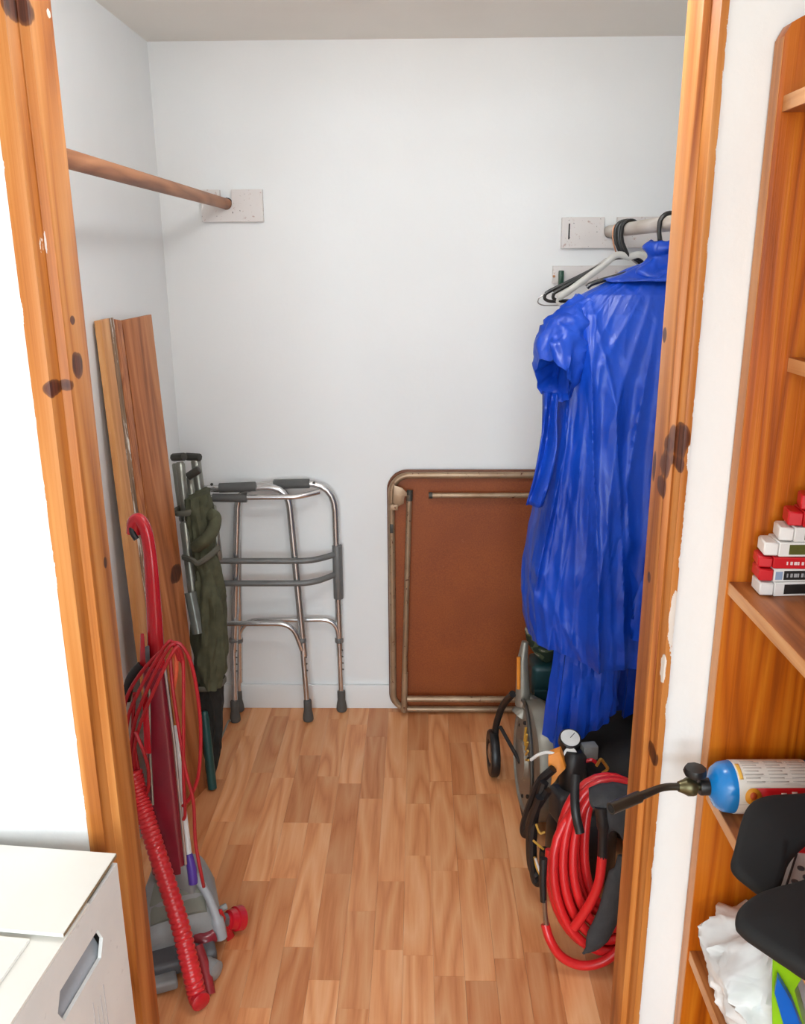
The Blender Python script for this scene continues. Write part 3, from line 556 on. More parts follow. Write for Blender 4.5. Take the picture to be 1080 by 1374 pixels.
# white and purple crevice wand behind the housing
W = MB().tube([(-0.5874, 1.8550, 0.5165), (-0.5757, 1.8200, 0.3644), (-0.5603, 1.7800, 0.2886), (-0.5499, 1.7560, 0.2271)], [0.008, 0.009, 0.009, 0.008], 10).build('crevice_tool', M_white, V)
W['label'] = 'slim white wand with a purple end'
MB().tube([(-0.5493, 1.7550, 0.2321), (-0.5420, 1.7450, 0.2000), (-0.5386, 1.7350, 0.1636)], [0.009, 0.012, 0.011], 10).build('purple_end', plain('purple_plastic', (84, 54, 150), 0.4), W)

# ------------------------------------------------------------ white carton in front of the doorway
M_card = Mat('white_cardboard')
_v = M_card.coord('Object'); _a = M_card.noise(_v, 9, 4); _s = M_card.noise(M_card.coord('Object', (3, 60, 60)), 1.0, 4)
M_card.color(M_card.mix(M_card.math('MULTIPLY', M_card.ramp(_s, thr(0.68, 0.74)), 0.25), M_card.ramp(_a, [(0.3, lin((232, 232, 228))), (0.7, lin((242, 241, 236)))]), lin((160, 160, 160)))); M_card.set(Roughness=0.7); M_card = M_card.m
M_cardt = plain('cream_card_top', (242, 239, 231), 0.7, 0, 0.02, 6)
M_core = plain('corrugated_core', (150, 128, 98), 0.85)
M_inner = plain('grey_card_inside', (176, 178, 182), 0.8)
Bx = thing('cardboard_carton', 'white cardboard carton with a hand hole, in the lower left corner', 'box', (-0.69, 1.06, 0.0))
RB = Matrix.Rotation(math.radians(-5.8), 3, 'Z'); A0 = Vector((-0.4975, 1.205, 0.0)); L_ = 0.40; D_ = 0.36; H_ = 0.642
def bl(x, y, z): return A0 + RB @ Vector((x, y, 0)) + Vector((0, 0, z))      # local: x to the left is negative, y towards us negative
def slab(name, lo, hi, mat, par=Bx, **k):
    b = MB(); b.hexa([bl(lo[0], lo[1], lo[2]), bl(hi[0], lo[1], lo[2]), bl(hi[0], hi[1], lo[2]), bl(lo[0], hi[1], lo[2])], [bl(lo[0], lo[1], hi[2]), bl(hi[0], lo[1], hi[2]), bl(hi[0], hi[1], hi[2]), bl(lo[0], hi[1], hi[2])])
    return b.build(name, mat, par, smooth=False, **k)
# right side with a six-sided hand hole (y, z): four strips round the hole
hole = [(-0.085, H_ - 0.058), (-0.072, H_ - 0.085), (-0.085, H_ - 0.112), (-0.205, H_ - 0.112), (-0.218, H_ - 0.085), (-0.205, H_ - 0.058)]
outer = [(0, H_), (0, H_ - 0.085), (0, 0), (-D_, 0), (-D_, H_ - 0.085), (-D_, H_)]
b = MB()
for i in range(6):
    j = (i + 1) % 6
    q = [outer[i], outer[j], hole[j], hole[i]]
    b.add([bl(0, y, z) for y, z in q] + [bl(-0.006, y, z) for y, z in q], [[0, 1, 2, 3], [7, 6, 5, 4], [2, 3, 7, 6], [0, 4, 5, 1]])
b.build('side_panel', M_card, Bx, smooth=False, doubles=True)
slab('back_panel', (-L_, -0.006, 0), (-0.0065, 0, H_), M_card); slab('front_panel', (-L_, -D_, 0), (-0.0065, -D_ + 0.006, H_), M_card); slab('left_panel', (-L_, -D_ + 0.0065, 0), (-L_ + 0.006, -0.0065, H_), M_card)
MB().hexa([bl(-0.013, -0.225, H_ - 0.116), bl(-0.008, -0.225, H_ - 0.116), bl(-0.008, -0.066, H_ - 0.116), bl(-0.013, -0.066, H_ - 0.116)], [bl(-0.041, -0.225, H_ - 0.056), bl(-0.036, -0.225, H_ - 0.056), bl(-0.036, -0.066, H_ - 0.056), bl(-0.041, -0.066, H_ - 0.056)]).build('inner_flap', M_inner, Bx, smooth=False)
slab('filler', (-L_ + 0.01, -D_ + 0.01, 0.01), (-0.06, -0.01, H_ - 0.03), M_inner)
slab('lid_flap', (-0.135, -D_, H_ + 0.001), (0.0, -0.10, H_ + 0.006), M_cardt)
slab('lid_flap', (-L_, -D_, H_ + 0.0075), (-0.048, -0.186, H_ + 0.0125), M_cardt)
fl = slab('lid_flap', (-L_, -0.178, H_ + 0.0125), (0.0, 0.0, H_ + 0.0185), M_cardt)
b = MB(); b.hexa([bl(0.0002, -0.178, H_ + 0.013), bl(0.0008, -0.178, H_ + 0.013), bl(0.0008, 0, H_ + 0.013), bl(0.0002, 0, H_ + 0.013)], [bl(0.0002, -0.178, H_ + 0.0175), bl(0.0008, -0.178, H_ + 0.0175), bl(0.0008, 0, H_ + 0.0175), bl(0.0002, 0, H_ + 0.0175)]); b.build('flap_core', M_core, fl, smooth=False)
M_plin = plain('pale_grey_print', (196, 198, 200), 0.8)
for k in range(7):     # faint printed lines on the side
    y = -0.09 - 0.012 * (k % 4) - (0.11 if k > 3 else 0); z1 = H_ - 0.16 - 0.01 * (k % 3)
    slab('printed_line', (0.0001, y, z1 - 0.12), (0.0004, y + 0.0015, z1), M_plin)

# ------------------------------------------------------------ coat hangers
M_blk = plain('black_hanger_plastic', (30, 29, 28), 0.35)
M_whp = plain('white_hanger_plastic', (208, 206, 198), 0.4)
M_wire = plain('steel_wire', (176, 170, 165), 0.3, 0.9)
M_cop = plain('copper_wire', (178, 124, 92), 0.35, 0.7)
M_bluep = plain('blue_hanger_plastic', (28, 66, 150), 0.4)
def hanger(name, label, y, half, drop, mat, r=0.006, yaw=0.0, hook_mat=None, notch=0.0, bar=True, ztop=None, flat=1.0, arch=0.0):
    """hook over the right-hand rod; arms to both sides"""
    z0 = RZ + 0.0185; t = thing(name, label, 'clothes hanger', (RX, y, z0), 'coat hangers on the right rod')
    R3 = Matrix.Rotation(yaw, 3, 'Z')
    def q(x, z, dy=0.0): return Vector((RX, y, z0)) + R3 @ Vector((x, dy, z))
    hr = 0.0185 + r * 1.05
    hk = [q(hr * math.cos(a), -0.0185 + hr * math.sin(a)) for a in [math.radians(v) for v in range(-25, 181, 15)]]
    hk += [q(-hr, -0.035), q(-hr + 0.004, -0.055), q(-0.010, -0.075), q(0, -0.095)]
    MB().tube(hk, r, 8).build('hook', hook_mat or mat, t)
    zn = -0.095
    left = [q(0, zn), q(-0.035, zn - 0.004 + arch), q(-0.075, zn - 0.03 + arch * 0.4), q(-half + 0.02, zn - drop + 0.012), q(-half, zn - drop)]
    right = [q(-(p.x), p.z) for p in [Vector((0, 0, zn)), Vector((-0.035, 0, zn - 0.004 + arch)), Vector((-0.075, 0, zn - 0.03 + arch * 0.4)), Vector((-half + 0.02, 0, zn - drop + 0.012)), Vector((-half, 0, zn - drop))]]
    path = crom(left[::-1], 5)[:-1] + crom(right, 5)
    MB().tube(path, r, 8, flat=flat).build('shoulder_arms', mat, t)
    if bar: MB().tube(bend([q(-half, zn - drop), q(-half - 0.004, zn - drop - 0.014), q(-half + 0.012, zn - drop - 0.022), q(half - 0.012, zn - drop - 0.022), q(half + 0.004, zn - drop - 0.014), q(half, zn - drop)], 0.010, 4), r * 0.85, 8).build('bar', mat, t)
    return t
hanger('coat_hanger', 'white plastic coat hanger with a broad arch and black hook, foremost bare hanger', 2.60, 0.195, 0.112, M_whp, 0.0050, -0.04, M_blk, flat=1.9, arch=0.010)
hanger('coat_hanger', 'black plastic coat hanger hanging just behind the white one', 2.64, 0.205, 0.100, M_blk, 0.0056, 0.06)
hanger('coat_hanger', 'black plastic coat hanger between the other black one and the wire hanger', 2.68, 0.222, 0.104, M_blk, 0.0056, 0.0)
hanger('coat_hanger', 'thin steel wire hanger with a copper-coloured hook nearest the back wall', 2.735, 0.235, 0.118, M_wire, 0.0022, 0.03, M_cop)

# ------------------------------------------------------------ blue raincoat
def rain_fabric():
    m = Mat('blue_rain_fabric'); v = m.coord('World')
    a = m.noise(m.coord('World', (13, 13, 5)), 1.0, 2, 0.5, 0.6); f = m.noise(v, 30, 2, 0.5, 0.5); tone = m.noise(v, 6, 2)
    m.color(m.ramp(tone, [(0.3, lin((8, 56, 160))), (0.7, lin((14, 70, 184)))]))
    m.set(Roughness=0.36, Specular_IOR_Level=0.45)
    m.bump(m.math('ADD', m.math('MULTIPLY', m.math('ABSOLUTE', m.math('SUBTRACT', a, 0.5)), 1.6), m.math('MULTIPLY', f, 0.10)), 0.38, 0.02); return m.m
M_rain = rain_fabric()
JY = 2.20
J = thing('blue_raincoat', 'shiny blue plastic raincoat hanging from the right rod', 'raincoat', (RX, JY, 0.55))
# outline of the body: z, left x, right x, half depth
PROF = [(1.575, 0.535, 0.665, 0.035), (1.545, 0.475, 0.715, 0.055), (1.510, 0.405, 0.790, 0.075), (1.465, 0.358, 0.840, 0.085), (1.40, 0.348, 0.846, 0.095), (1.25, 0.332, 0.850, 0.105), (1.10, 0.320, 0.860, 0.115), (0.95, 0.306, 0.870, 0.125), (0.80, 0.285, 0.880, 0.130), (0.70, 0.282, 0.885, 0.130), (0.575, 0.300, 0.885, 0.130)]
def prof_at(t):
    P = crom([Vector((a, b, c)) for a, b, c, d in PROF], 1); k = t * (len(PROF) - 1); i = min(int(k), len(PROF) - 2); f = k - i; f2 = f
    return tuple(lerp(PROF[i][q], PROF[i + 1][q], f2) for q in range(4))
def drape(u, z, zt, seed, k=1.0):
    """fold height for angular position u (0..1) and height z"""
    dn = max(0.0, min(1.0, (zt - z) / 0.75))
    c, s = math.cos(u * 2 * math.pi), math.sin(u * 2 * math.pi)
    f1 = ridge(nz(c * 1.9 + seed, s * 1.9 + 0.25 * z, z * 0.45), 2.3)
    f2 = ridge(nz(c * 4.2 + seed * 2, s * 4.2, z * 0.7 + 3), 2.2)
    f3 = nz(c * 9 + seed, s * 9 + z * 2.0, z * 2.5 + 9)
    cr = ridge(nz(c * 3.5 + z * 5, s * 3.5 - z * 3, z * 6 + seed), 2.0)
    return k * ((0.008 + 0.050 * dn) * (f1 - 0.5) + (0.006 + 0.014 * dn) * (f2 - 0.5) + 0.003 * f3 + 0.006 * (cr - 0.5) + (0.030 * max(0, dn - 0.5)) * (cr - 0.5))
# crisp long folds: polyline in (x, z), depth of the crest, fall-off to the left and to the right
FOLDS = []
for pts, amp, wl, wr in (
    ([(0.3983, 2.0900, 1.4974), (0.4184, 2.0900, 1.2250), (0.4645, 2.0900, 0.5599)], 0.034, 0.034, 0.016),
    ([(0.4119, 2.0900, 1.5024), (0.4706, 2.0900, 1.2521), (0.5348, 2.0900, 0.5923)], 0.034, 0.055, 0.017),
    ([(0.3594, 2.0900, 1.4755), (0.3642, 2.0900, 1.1515), (0.3084, 2.0900, 0.8011)], 0.026, 0.030, 0.013),
    ([(0.5602, 2.0900, 1.5302), (0.4554, 2.0900, 1.2066)], 0.012, 0.010, 0.018), ([(0.5339, 2.0900, 1.5136), (0.4297, 2.0900, 1.3416)], 0.010, 0.008, 0.016),
    ([(0.5704, 2.0900, 1.4881), (0.5084, 2.0900, 1.0571), (0.5210, 2.0900, 0.9214)], 0.018, 0.010, 0.024), ([(0.5817, 2.0900, 1.4540), (0.5659, 2.0900, 0.9213), (0.5675, 2.0900, 0.5709)], 0.020, 0.012, 0.030),
    ([(0.4886, 2.0900, 1.5189), (0.4201, 2.0900, 1.3856)], 0.008, 0.008, 0.012), ([(0.3760, 2.0900, 1.0573), (0.3421, 2.0900, 0.5812)], 0.018, 0.024, 0.013),
    ([(0.3895, 2.0900, 1.2614), (0.4033, 2.0900, 0.5706)], 0.016, 0.014, 0.022), ([(0.4489, 2.0900, 1.1327), (0.4998, 2.0900, 0.5600)], 0.012, 0.012, 0.020),
    ([(0.3391, 2.0900, 1.2253), (0.3289, 2.0900, 1.0383), (0.2930, 2.0900, 0.6979)], 0.014, 0.010, 0.016)):
    FOLDS.append(([(p[0], p[2]) for p in pts], amp, wl, wr))
def folds(x, z):
    tot = 0.0
    for pts, amp, wl, wr in FOLDS:
        zt, zb = pts[0][1], pts[-1][1]
        if z > zt + 0.02 or z < zb - 0.06: continue
        zz = min(zt, max(zb, z)); q = 0
        while q < len(pts) - 2 and zz < pts[q + 1][1]: q += 1
        (xa, za), (xb, zb2) = pts[q], pts[q + 1]; xc = lerp(xa, xb, (za - zz) / (za - zb2))
        xc += 0.006 * nz(z * 4, amp * 300, 2)
        g = min(1.0, max(0.0, (zt + 0.02 - z) / 0.22)) * min(1.0, max(0.0, (z - zb + 0.06) / 0.06)); d = x - xc; s_ = 0.7 + 0.6 * g
        tot += amp * g * (math.exp(-d / (wr * s_)) if d > 0 else math.exp(d / (wl * s_)))
    return tot
NR, NC = 170, 460; rings = []
for j in range(NR + 1):
    t_ = j / NR; z, xl, xr, d = prof_at(t_); ring = []
    for i in range(NC):
        u = i / NC; th = 2 * math.pi * u; c, s = math.cos(th), math.sin(th)
        cx = math.copysign(abs(c) ** 0.75, c); sy = math.copysign(abs(s) ** 0.85, s)
        fo = drape(u, z, 1.56, 1.3, 0.42)
        x = (xl + xr) / 2 + (xr - xl) / 2 * cx + fo * c * 0.6; y = JY + d * sy + fo * (s if abs(s) > 0.2 else math.copysign(0.2, s))
        zz = z
        if s < 0: y -= folds(x, z) * min(1.0, -s * 2.5)
        if t_ > 0.55: zz += (t_ - 0.55) / 0.45 * (0.055 * (1 - min(1, max(0, (x - 0.28) / 0.22))) - 0.012 + 0.012 * nz(x * 9, y * 9, 2))
        ring.append(Vector((x, y, zz)))
    rings.append(ring)
b = MB(); b.loft(rings, True, False, False); b.build('coat_body', M_rain, J, angle=50)
# collar pulled up round the hook
rings = []
for j in range(22):
    t_ = j / 21; ring = []
    r = lerp(0.075, 0.030, t_ ** 0.8) + 0.012 * math.sin(t_ * 9)
    for i in range(48):
        th = 2 * math.pi * i / 48; k = r * (1 + 0.18 * nz(math.cos(th) * 2, math.sin(th) * 2, t_ * 5))
        ring.append(Vector((RX - 0.012 + k * math.cos(th) * 1.05, JY - 0.01 + k * 0.75 * math.sin(th), lerp(1.545, 1.632, t_) + 0.008 * nz(math.cos(th) * 2, math.sin(th) * 2 + 4, t_ * 3))))
    rings.append(ring)
b = MB(); b.loft(rings, True, False, False); b.build('collar', M_rain, J, solid=0.002)
# ruffled neck flange on the shoulder
rings = []
for j in range(8):
    t_ = j / 7; ring = []
    for i in range(60):
        th = 2 * math.pi * i / 60; r = lerp(0.05, 0.150, t_) * (1 + 0.10 * nz(math.cos(th) * 3, math.sin(th) * 3, t_ * 2 + 7))
        ring.append(Vector((RX - 0.005 + r * math.cos(th), JY + r * 0.55 * math.sin(th), lerp(1.575, 1.541, t_ ** 1.5) + 0.010 * nz(th * 2, t_ * 2, 3))))
    rings.append(ring)
b = MB(); b.loft(rings, True, False, False); b.build('hood_base', M_rain, J, solid=0.002)
# short left sleeve, its mouth turned towards us
def sleeve(name, path, rads, flat, mouth, n=44, seed=0.0, amp=0.16):
    P = crom(path, 7); k = len(P); rings = []
    for i, p in enumerate(P):
        t_ = i / (k - 1); tg = (P[min(i + 1, k - 1)] - P[max(i - 1, 0)]).normalized()
        if t_ > 0.6: tg = tg.lerp(Vector(mouth).normalized(), (t_ - 0.6) / 0.4).normalized()
        u = Vector((0, 1, 0)); u = (u - tg * u.dot(tg)).normalized(); w = tg.cross(u)
        ri = rads[0] + (rads[1] - rads[0]) * min(1, t_ * 2) if t_ < 0.5 else rads[1] + (rads[2] - rads[1]) * (t_ - 0.5) * 2
        ring = []
        for a in range(n):
            th = 2 * math.pi * a / n
            m_ = 1 + amp * 2 * (ridge(nz(math.cos(th) * 1.9 + seed, math.sin(th) * 1.9, t_ * 4.5), 2.4) - 0.5) + amp * 0.5 * nz(math.cos(th) * 5, math.sin(th) * 5 + seed, t_ * 9)
            ring.append(p + (u * math.cos(th) * flat + w * math.sin(th)) * ri * m_)
        rings.append(ring)
    e = P[-1]; mo = Vector(mouth).normalized()
    for s_, dpt in ((0.86, 0.010), (0.72, 0.045), (0.5, 0.09)): rings.append([e + (p - e) * s_ - mo * dpt for p in rings[k - 1]])
    b = MB(); b.loft(rings, True, False, True); return b.build(name, M_rain, J, angle=60)
sleeve('sleeve', [(0.43, 2.19, 1.47), (0.385, 2.17, 1.425), (0.350, 2.14, 1.375), (0.3229, 2.0900, 1.3119)], (0.055, 0.072, 0.058), 0.80, (-0.55, -0.75, -0.35), seed=2.0, amp=0.10)
sleeve('sleeve', [(0.79, 2.20, 1.46), (0.78, 2.12, 1.30), (0.70, 2.06, 1.05), (0.625, 2.035, 0.80), (0.60, 2.03, 0.66)], (0.06, 0.07, 0.065), 0.65, (-0.1, -0.2, -1), seed=6.0, amp=0.12)
# cuff strip hanging below the short sleeve
fl = [((0.3049, 2.1200, 1.2842), (0.3384, 2.1000, 1.2781)), ((0.3039, 2.1100, 1.2292), (0.3357, 2.0900, 1.2216)), ((0.2996, 2.1000, 1.1645), (0.3363, 2.0750, 1.1548)), ((0.2869, 2.0900, 1.0765), (0.3246, 2.0700, 1.0720)), ((0.2704, 2.0850, 1.0032), (0.3090, 2.0700, 1.0055))]
A = crom([p[0] for p in fl], 6); B = crom([p[1] for p in fl], 6)
b = MB(); b.loft([[a.lerp(c, q / 8) + Vector((0, -0.012 * math.sin(q / 8 * math.pi * 2 + i * 0.15), 0)) for q in range(9)] for i, (a, c) in enumerate(zip(A, B))], False); b.build('cuff_strip', M_rain, J, solid=0.003)
MB().lathe((0.4150, 2.0850, 1.3335), (0, -1, 0.1), [(0.003, 0), (0.0045, 0.002), (0.002, 0.004)], 10).build('snap_button', M_wire, J)
hanger('coat_hanger', 'black plastic coat hanger that carries the blue raincoat', JY, 0.19, 0.070, M_blk, 0.0058, 0.0, bar=False)

# rain trousers below the coat
T = thing('rain_trousers', 'blue waterproof trousers showing below the hem of the raincoat', 'trousers', (0.50, 2.22, 0.22))
def leg_loft(cx0, cx1, w0, w1, y, z0, z1, slant, seed):
    rings = []
    for j in range(60):
        t_ = j / 59; z = lerp(z0, z1, t_); ring = []
        for i in range(80):
            u = i / 80; th = 2 * math.pi * u; fo = drape(u, z, 0.9, seed, 0.75)
            x = lerp(cx0, cx1, t_) + lerp(w0, w1, t_) * math.cos(th) + fo * math.cos(th); yy = y + 0.055 * math.sin(th) + fo * math.sin(th)
            ring.append(Vector((x, yy, z + slant * t_ * t_ * (x - lerp(cx0, cx1, t_)) / 0.1)))
        rings.append(ring)
    return rings
b = MB(); b.loft(leg_loft(0.47, 0.452, 0.08, 0.092, 2.17, 0.80, 0.340, 0.062, 4.0), True, True, False); b.build('trouser_leg', M_rain, T)
b = MB(); b.loft(leg_loft(0.66, 0.655, 0.085, 0.075, 2.25, 0.80, 0.36, 0.02, 8.0), True, True, False); b.build('trouser_leg', M_rain, T)
b = MB(); b.loft(leg_loft(0.565, 0.565, 0.12, 0.16, 2.22, 1.00, 0.78, 0, 3.0), True, True, True); b.build('waist', M_rain, T)
b = MB(); b.tube([(0.46, 2.22, 0.99), (0.67, 2.22, 0.99)], 0.005, 8); b.build('waist_cord', M_blk, T)

# ------------------------------------------------------------ grey saw with round guard and transport wheel
M_steel = plain('dull_grey_steel', (142, 138, 128), 0.42, 0.5, 0.18, 14)
M_yel = plain('yellow_print', (206, 158, 60), 0.5)
M_ora = plain('orange_rubber', (224, 136, 40), 0.5)
S = thing('chop_saw', 'dusty grey chop saw with round guard and black wheel standing on edge', 'saw', (0.34, 2.26, 0.0))
sc = Vector((0.315, 2.255, 0.176)); ax = Vector((-1, -0.10, 0.05)).normalized()
MB().lathe(sc - ax * 0.03, ax, [(0.02, -0.03), (0.165, -0.028), (0.174, -0.018), (0.174, 0.018), (0.168, 0.028), (0.150, 0.032), (0.146, 0.026), (0.06, 0.034), (0.055, 0.045), (0.02, 0.047)], 48).build('guard', M_steel, S)
MB().tube([sc + ax * 0.002 + Vector((0, 0.171 * math.cos(a), 0.171 * math.sin(a))) for a in [math.radians(k * 6) for k in range(60)]], 0.006, 8, closed=True).build('guard_rim', plain('dark_steel_rim', (84, 82, 78), 0.4, 0.6), S)
for k in range(5):
    a = math.radians(104 + k * 11); d = Vector((0, math.cos(a), math.sin(a)))
    MB().tube([sc + ax * 0.006 + d * 0.075, sc + ax * 0.0055 + d * 0.128], 0.0035, 6).build('yellow_stripe', M_yel, S)
for a in range(6):
    d = Vector((0, math.cos(a * 1.05 + 3.6), math.sin(a * 1.05 + 3.6))); MB().lathe(sc + d * 0.118 + ax * 0.001, ax, [(0.006, 0), (0.006, 0.006), (0.003, 0.008)], 8).build('bolt', M_vblk, S)
MB().tube(bend([(0.285, 2.36, 0.335), (0.262, 2.43, 0.26), (0.244, 2.46, 0.16), (0.248, 2.452, 0.075)], 0.05), 0.011, 10).build('carry_arm', M_vblk, S)
MB().tube([(0.255, 2.40, 0.20), (0.300, 2.25, 0.17)], 0.006, 8).build('link_arm', M_vblk, S)
MB().lathe((0.240, 2.452, 0.076), (-1, -0.05, 0), [(0.02, -0.014), (0.070, -0.014), (0.075, -0.008), (0.075, 0.008), (0.070, 0.014), (0.045, 0.014), (0.040, 0.006), (0.02, 0.006)], 32).build('wheel', M_vblk, S)
MB().lathe((0.240, 2.452, 0.076), (-1, -0.05, 0), [(0.005, 0.005), (0.038, 0.007), (0.030, 0.012), (0.012, 0.016), (0.004, 0.017)], 20).build('wheel_hub', plain('chrome_hub', (180, 178, 172), 0.2, 0.9), S)
MB().tube([(0.317, 2.36, 0.30), (0.312, 2.37, 0.44), (0.318, 2.375, 0.50)], [0.024, 0.017, 0.010], 12).build('saw_handle', M_steel, S)
MB().tube([(0.300, 2.345, 0.36), (0.298, 2.352, 0.46)], 0.006, 8).build('handle_stripe', M_ora, S)
MB().tube([(0.31, 2.36, 0.26), (0.34, 2.37, 0.30), (0.38, 2.37, 0.27)], 0.032, 12).build('motor', M_steel, S)

# ------------------------------------------------------------ dark green tool case and camouflage pouch
M_grn = plain('dark_green_plastic', (22, 62, 64), 0.4, 0, 0.12, 12)
G = thing('tool_case', 'dark green plastic tool case standing behind the chop saw', 'tool case', (0.43, 2.51, 0.0))
b = MB(); b.box((0.355, 2.46, 0.002), (0.50, 2.57, 0.375)); b.build('case_body', M_grn, G, bevel=0.018, seg=3)
b = MB(); b.box((0.362, 2.448, 0.08), (0.49, 2.462, 0.30)); b.build('case_panel', M_grn, G, bevel=0.006)
for z in (0.11, 0.17, 0.23): MB().box((0.372, 2.4445, z), (0.48, 2.4495, z + 0.018)).build('rib', M_grn, G, bevel=0.002)
b = MB(); b.tube(bend([(0.39, 2.54, 0.37), (0.39, 2.54, 0.41), (0.47, 2.54, 0.41), (0.47, 2.54, 0.37)], 0.02), 0.009, 10); b.build('case_handle', M_vblk, G)
def camo():
    m = Mat('camouflage_cloth'); v = m.coord('World'); a = m.noise(v, 16, 1, 0.5, 0.6)
    m.color(m.ramp(a, [(0.0, lin((34, 50, 34))), (0.46, lin((78, 88, 62))), (0.53, lin((150, 150, 132))), (0.60, lin((176, 186, 110)))], 'CONSTANT')); m.set(Roughness=0.85); return m.m
rings = []
for j in range(14):
    t_ = j / 13; r = math.sin(min(1, t_ * 1.25 + 0.12) * math.pi * 0.5) if t_ < 0.8 else math.cos((t_ - 0.8) / 0.2 * math.pi / 2 * 0.95)
    rings.append([Vector((0.405 + 0.070 * r * math.cos(a) * (1 + 0.1 * nz(math.cos(a) * 2, math.sin(a) * 2, t_ * 3)), 2.495 + 0.035 * r * math.sin(a), 0.3765 + 0.14 * t_ + 0.006 * nz(a, t_ * 3))) for a in [2 * math.pi * i / 30 for i in range(30)]])
b = MB(); b.loft(rings); tag(b.build('camouflage_pouch', camo()), 'small camouflage cloth pouch on top of the green tool case', 'pouch')

# ------------------------------------------------------------ black bag in the dark corner
rings = []
for j in range(24):
    t_ = j / 23; k = (1 - abs(2 * t_ - 1) ** 3.2) ** 0.4 if 0 < t_ < 1 else 0.05
    rings.append([Vector((0.685 + 0.225 * k * math.copysign(abs(math.cos(a)) ** 0.7, math.cos(a)), 2.21 + 0.20 * k * math.copysign(abs(math.sin(a)) ** 0.7, math.sin(a)), 0.004 + 0.33 * t_ + 0.012 * nz(math.cos(a) * 2, math.sin(a) * 2, t_ * 4) * (1 if t_ > 0.15 else 0))) for a in [2 * math.pi * i / 40 for i in range(40)]])
D2 = thing('holdall_bag', 'black fabric holdall in the dark corner under the raincoat', 'bag', (0.76, 2.18, 0))
M_bag = plain('black_nylon', (24, 23, 24), 0.7, 0, 0.2, 30, 0.3)
b = MB(); b.loft(rings); b.build('bag_body', M_bag, D2)
MB().tube(bend([(0.66, 2.02, 0.24), (0.68, 2.0, 0.36), (0.82, 2.0, 0.36), (0.84, 2.02, 0.24)], 0.05), 0.008, 8, flat=2).build('bag_handle', M_bag, D2)
MB().tube([(0.62, 2.10, 0.325), (0.74, 2.14, 0.335), (0.86, 2.12, 0.325)], 0.004, 6).build('zip', M_vdgr, D2)

# ------------------------------------------------------------ black air compressor with gauges
K = thing('air_compressor', 'small black air compressor with two white dial gauges and orange fittings', 'compressor', (0.44, 1.95, 0))
MB().lathe((0.43, 1.97, 0.02), (0, 0, 1), [(0.06, 0), (0.085, 0.01), (0.092, 0.03), (0.092, 0.14), (0.080, 0.18), (0.05, 0.20), (0.02, 0.205)], 32).build('tank', M_vblk, K)
b = MB(); b.box((-0.05, -0.035, 0.0), (0.05, 0.035, 0.085), Matrix.Rotation(0.3, 3, 'Z'), (0.395, 1.945, 0.205)); b.build('pump_housing', plain('charcoal_plastic', (48, 48, 50), 0.5), K, bevel=0.012, seg=3)
for a in range(3):
    p = (0.43 + 0.075 * math.cos(a * 2.09 + 4), 1.97 + 0.075 * math.sin(a * 2.09 + 4), 0.0005); MB().lathe(p, (0, 0, 1), [(0.014, 0), (0.014, 0.018), (0.01, 0.03)], 10).build('foot', M_rub, K)
def gauge(c, ax, r):
    ax = Vector(ax).normalized(); g = MB().lathe(Vector(c) - ax * 0.028, ax, [(r * 0.5, 0), (r, 0.004), (r * 1.02, 0.026), (r * 0.92, 0.029), (r * 0.9, 0.026), (0.001, 0.026)], 24).build('gauge', M_vblk, K)
    MB().lathe(Vector(c) - ax * 0.0015, ax, [(0.001, 0), (r * 0.88, 0), (r * 0.88, 0.001), (0.001, 0.001)], 24).build('dial', M_white, g)
    u = ax.orthogonal().normalized(); MB().tube([Vector(c), Vector(c) + u * r * 0.7], 0.0009, 5).build('needle', M_vblk, g)
gauge((0.3913, 1.9850, 0.4119), (0.05, -0.45, 0.9), 0.028); gauge((0.3877, 1.9550, 0.3827), (-0.15, -0.75, 0.6), 0.019)
MB().lathe((0.3984, 1.9600, 0.2967), (0, 0.05, 1), [(0.035, -0.02), (0.036, 0.02), (0.032, 0.075), (0.02, 0.09)], 20).build('regulator', M_vblk, K)
b = MB(); b.box((-0.02, -0.015, -0.02), (0.02, 0.015, 0.02), Matrix.Rotation(0.2, 3, 'Z'), (0.4400, 1.9800, 0.3761)); b.build('pressure_switch', plain('grey_switch', (120, 120, 118), 0.5), K, bevel=0.005)
MB().tube(crom([(0.4266, 1.9550, 0.3613), (0.4404, 1.9500, 0.3688), (0.4541, 1.9500, 0.3603)], 4), 0.005, 8).build('red_lever', M_vred, K)
b = MB(); b.prism([(0.3286, 1.9400, 0.3854), (0.3581, 1.9400, 0.3984), (0.3657, 1.9350, 0.3780), (0.3735, 1.9300, 0.3555), (0.3557, 1.9300, 0.3338), (0.3479, 1.9250, 0.3219), (0.3353, 1.9250, 0.3067), (0.3387, 1.9300, 0.3337), (0.3289, 1.9350, 0.3607)], (0.006, 0.022, 0.004)); b.build('orange_clip', M_ora, K, bevel=0.003)
b = MB(); b.tube(bend([(0.4453, 1.9100, 0.3772), (0.4552, 1.9100, 0.3984), (0.4755, 1.9100, 0.3689), (0.4614, 1.9100, 0.3560)], 0.006), 0.004, 8); b.build('brass_coupler', plain('brass', (196, 150, 70), 0.3, 0.8), K)
MB().tube(crom([(0.2901, 1.9700, 0.3555), (0.3071, 1.9600, 0.3771), (0.3280, 1.9500, 0.3899), (0.3461, 1.9450, 0.3888)], 5), 0.0042, 8).build('white_cable', M_white, K)
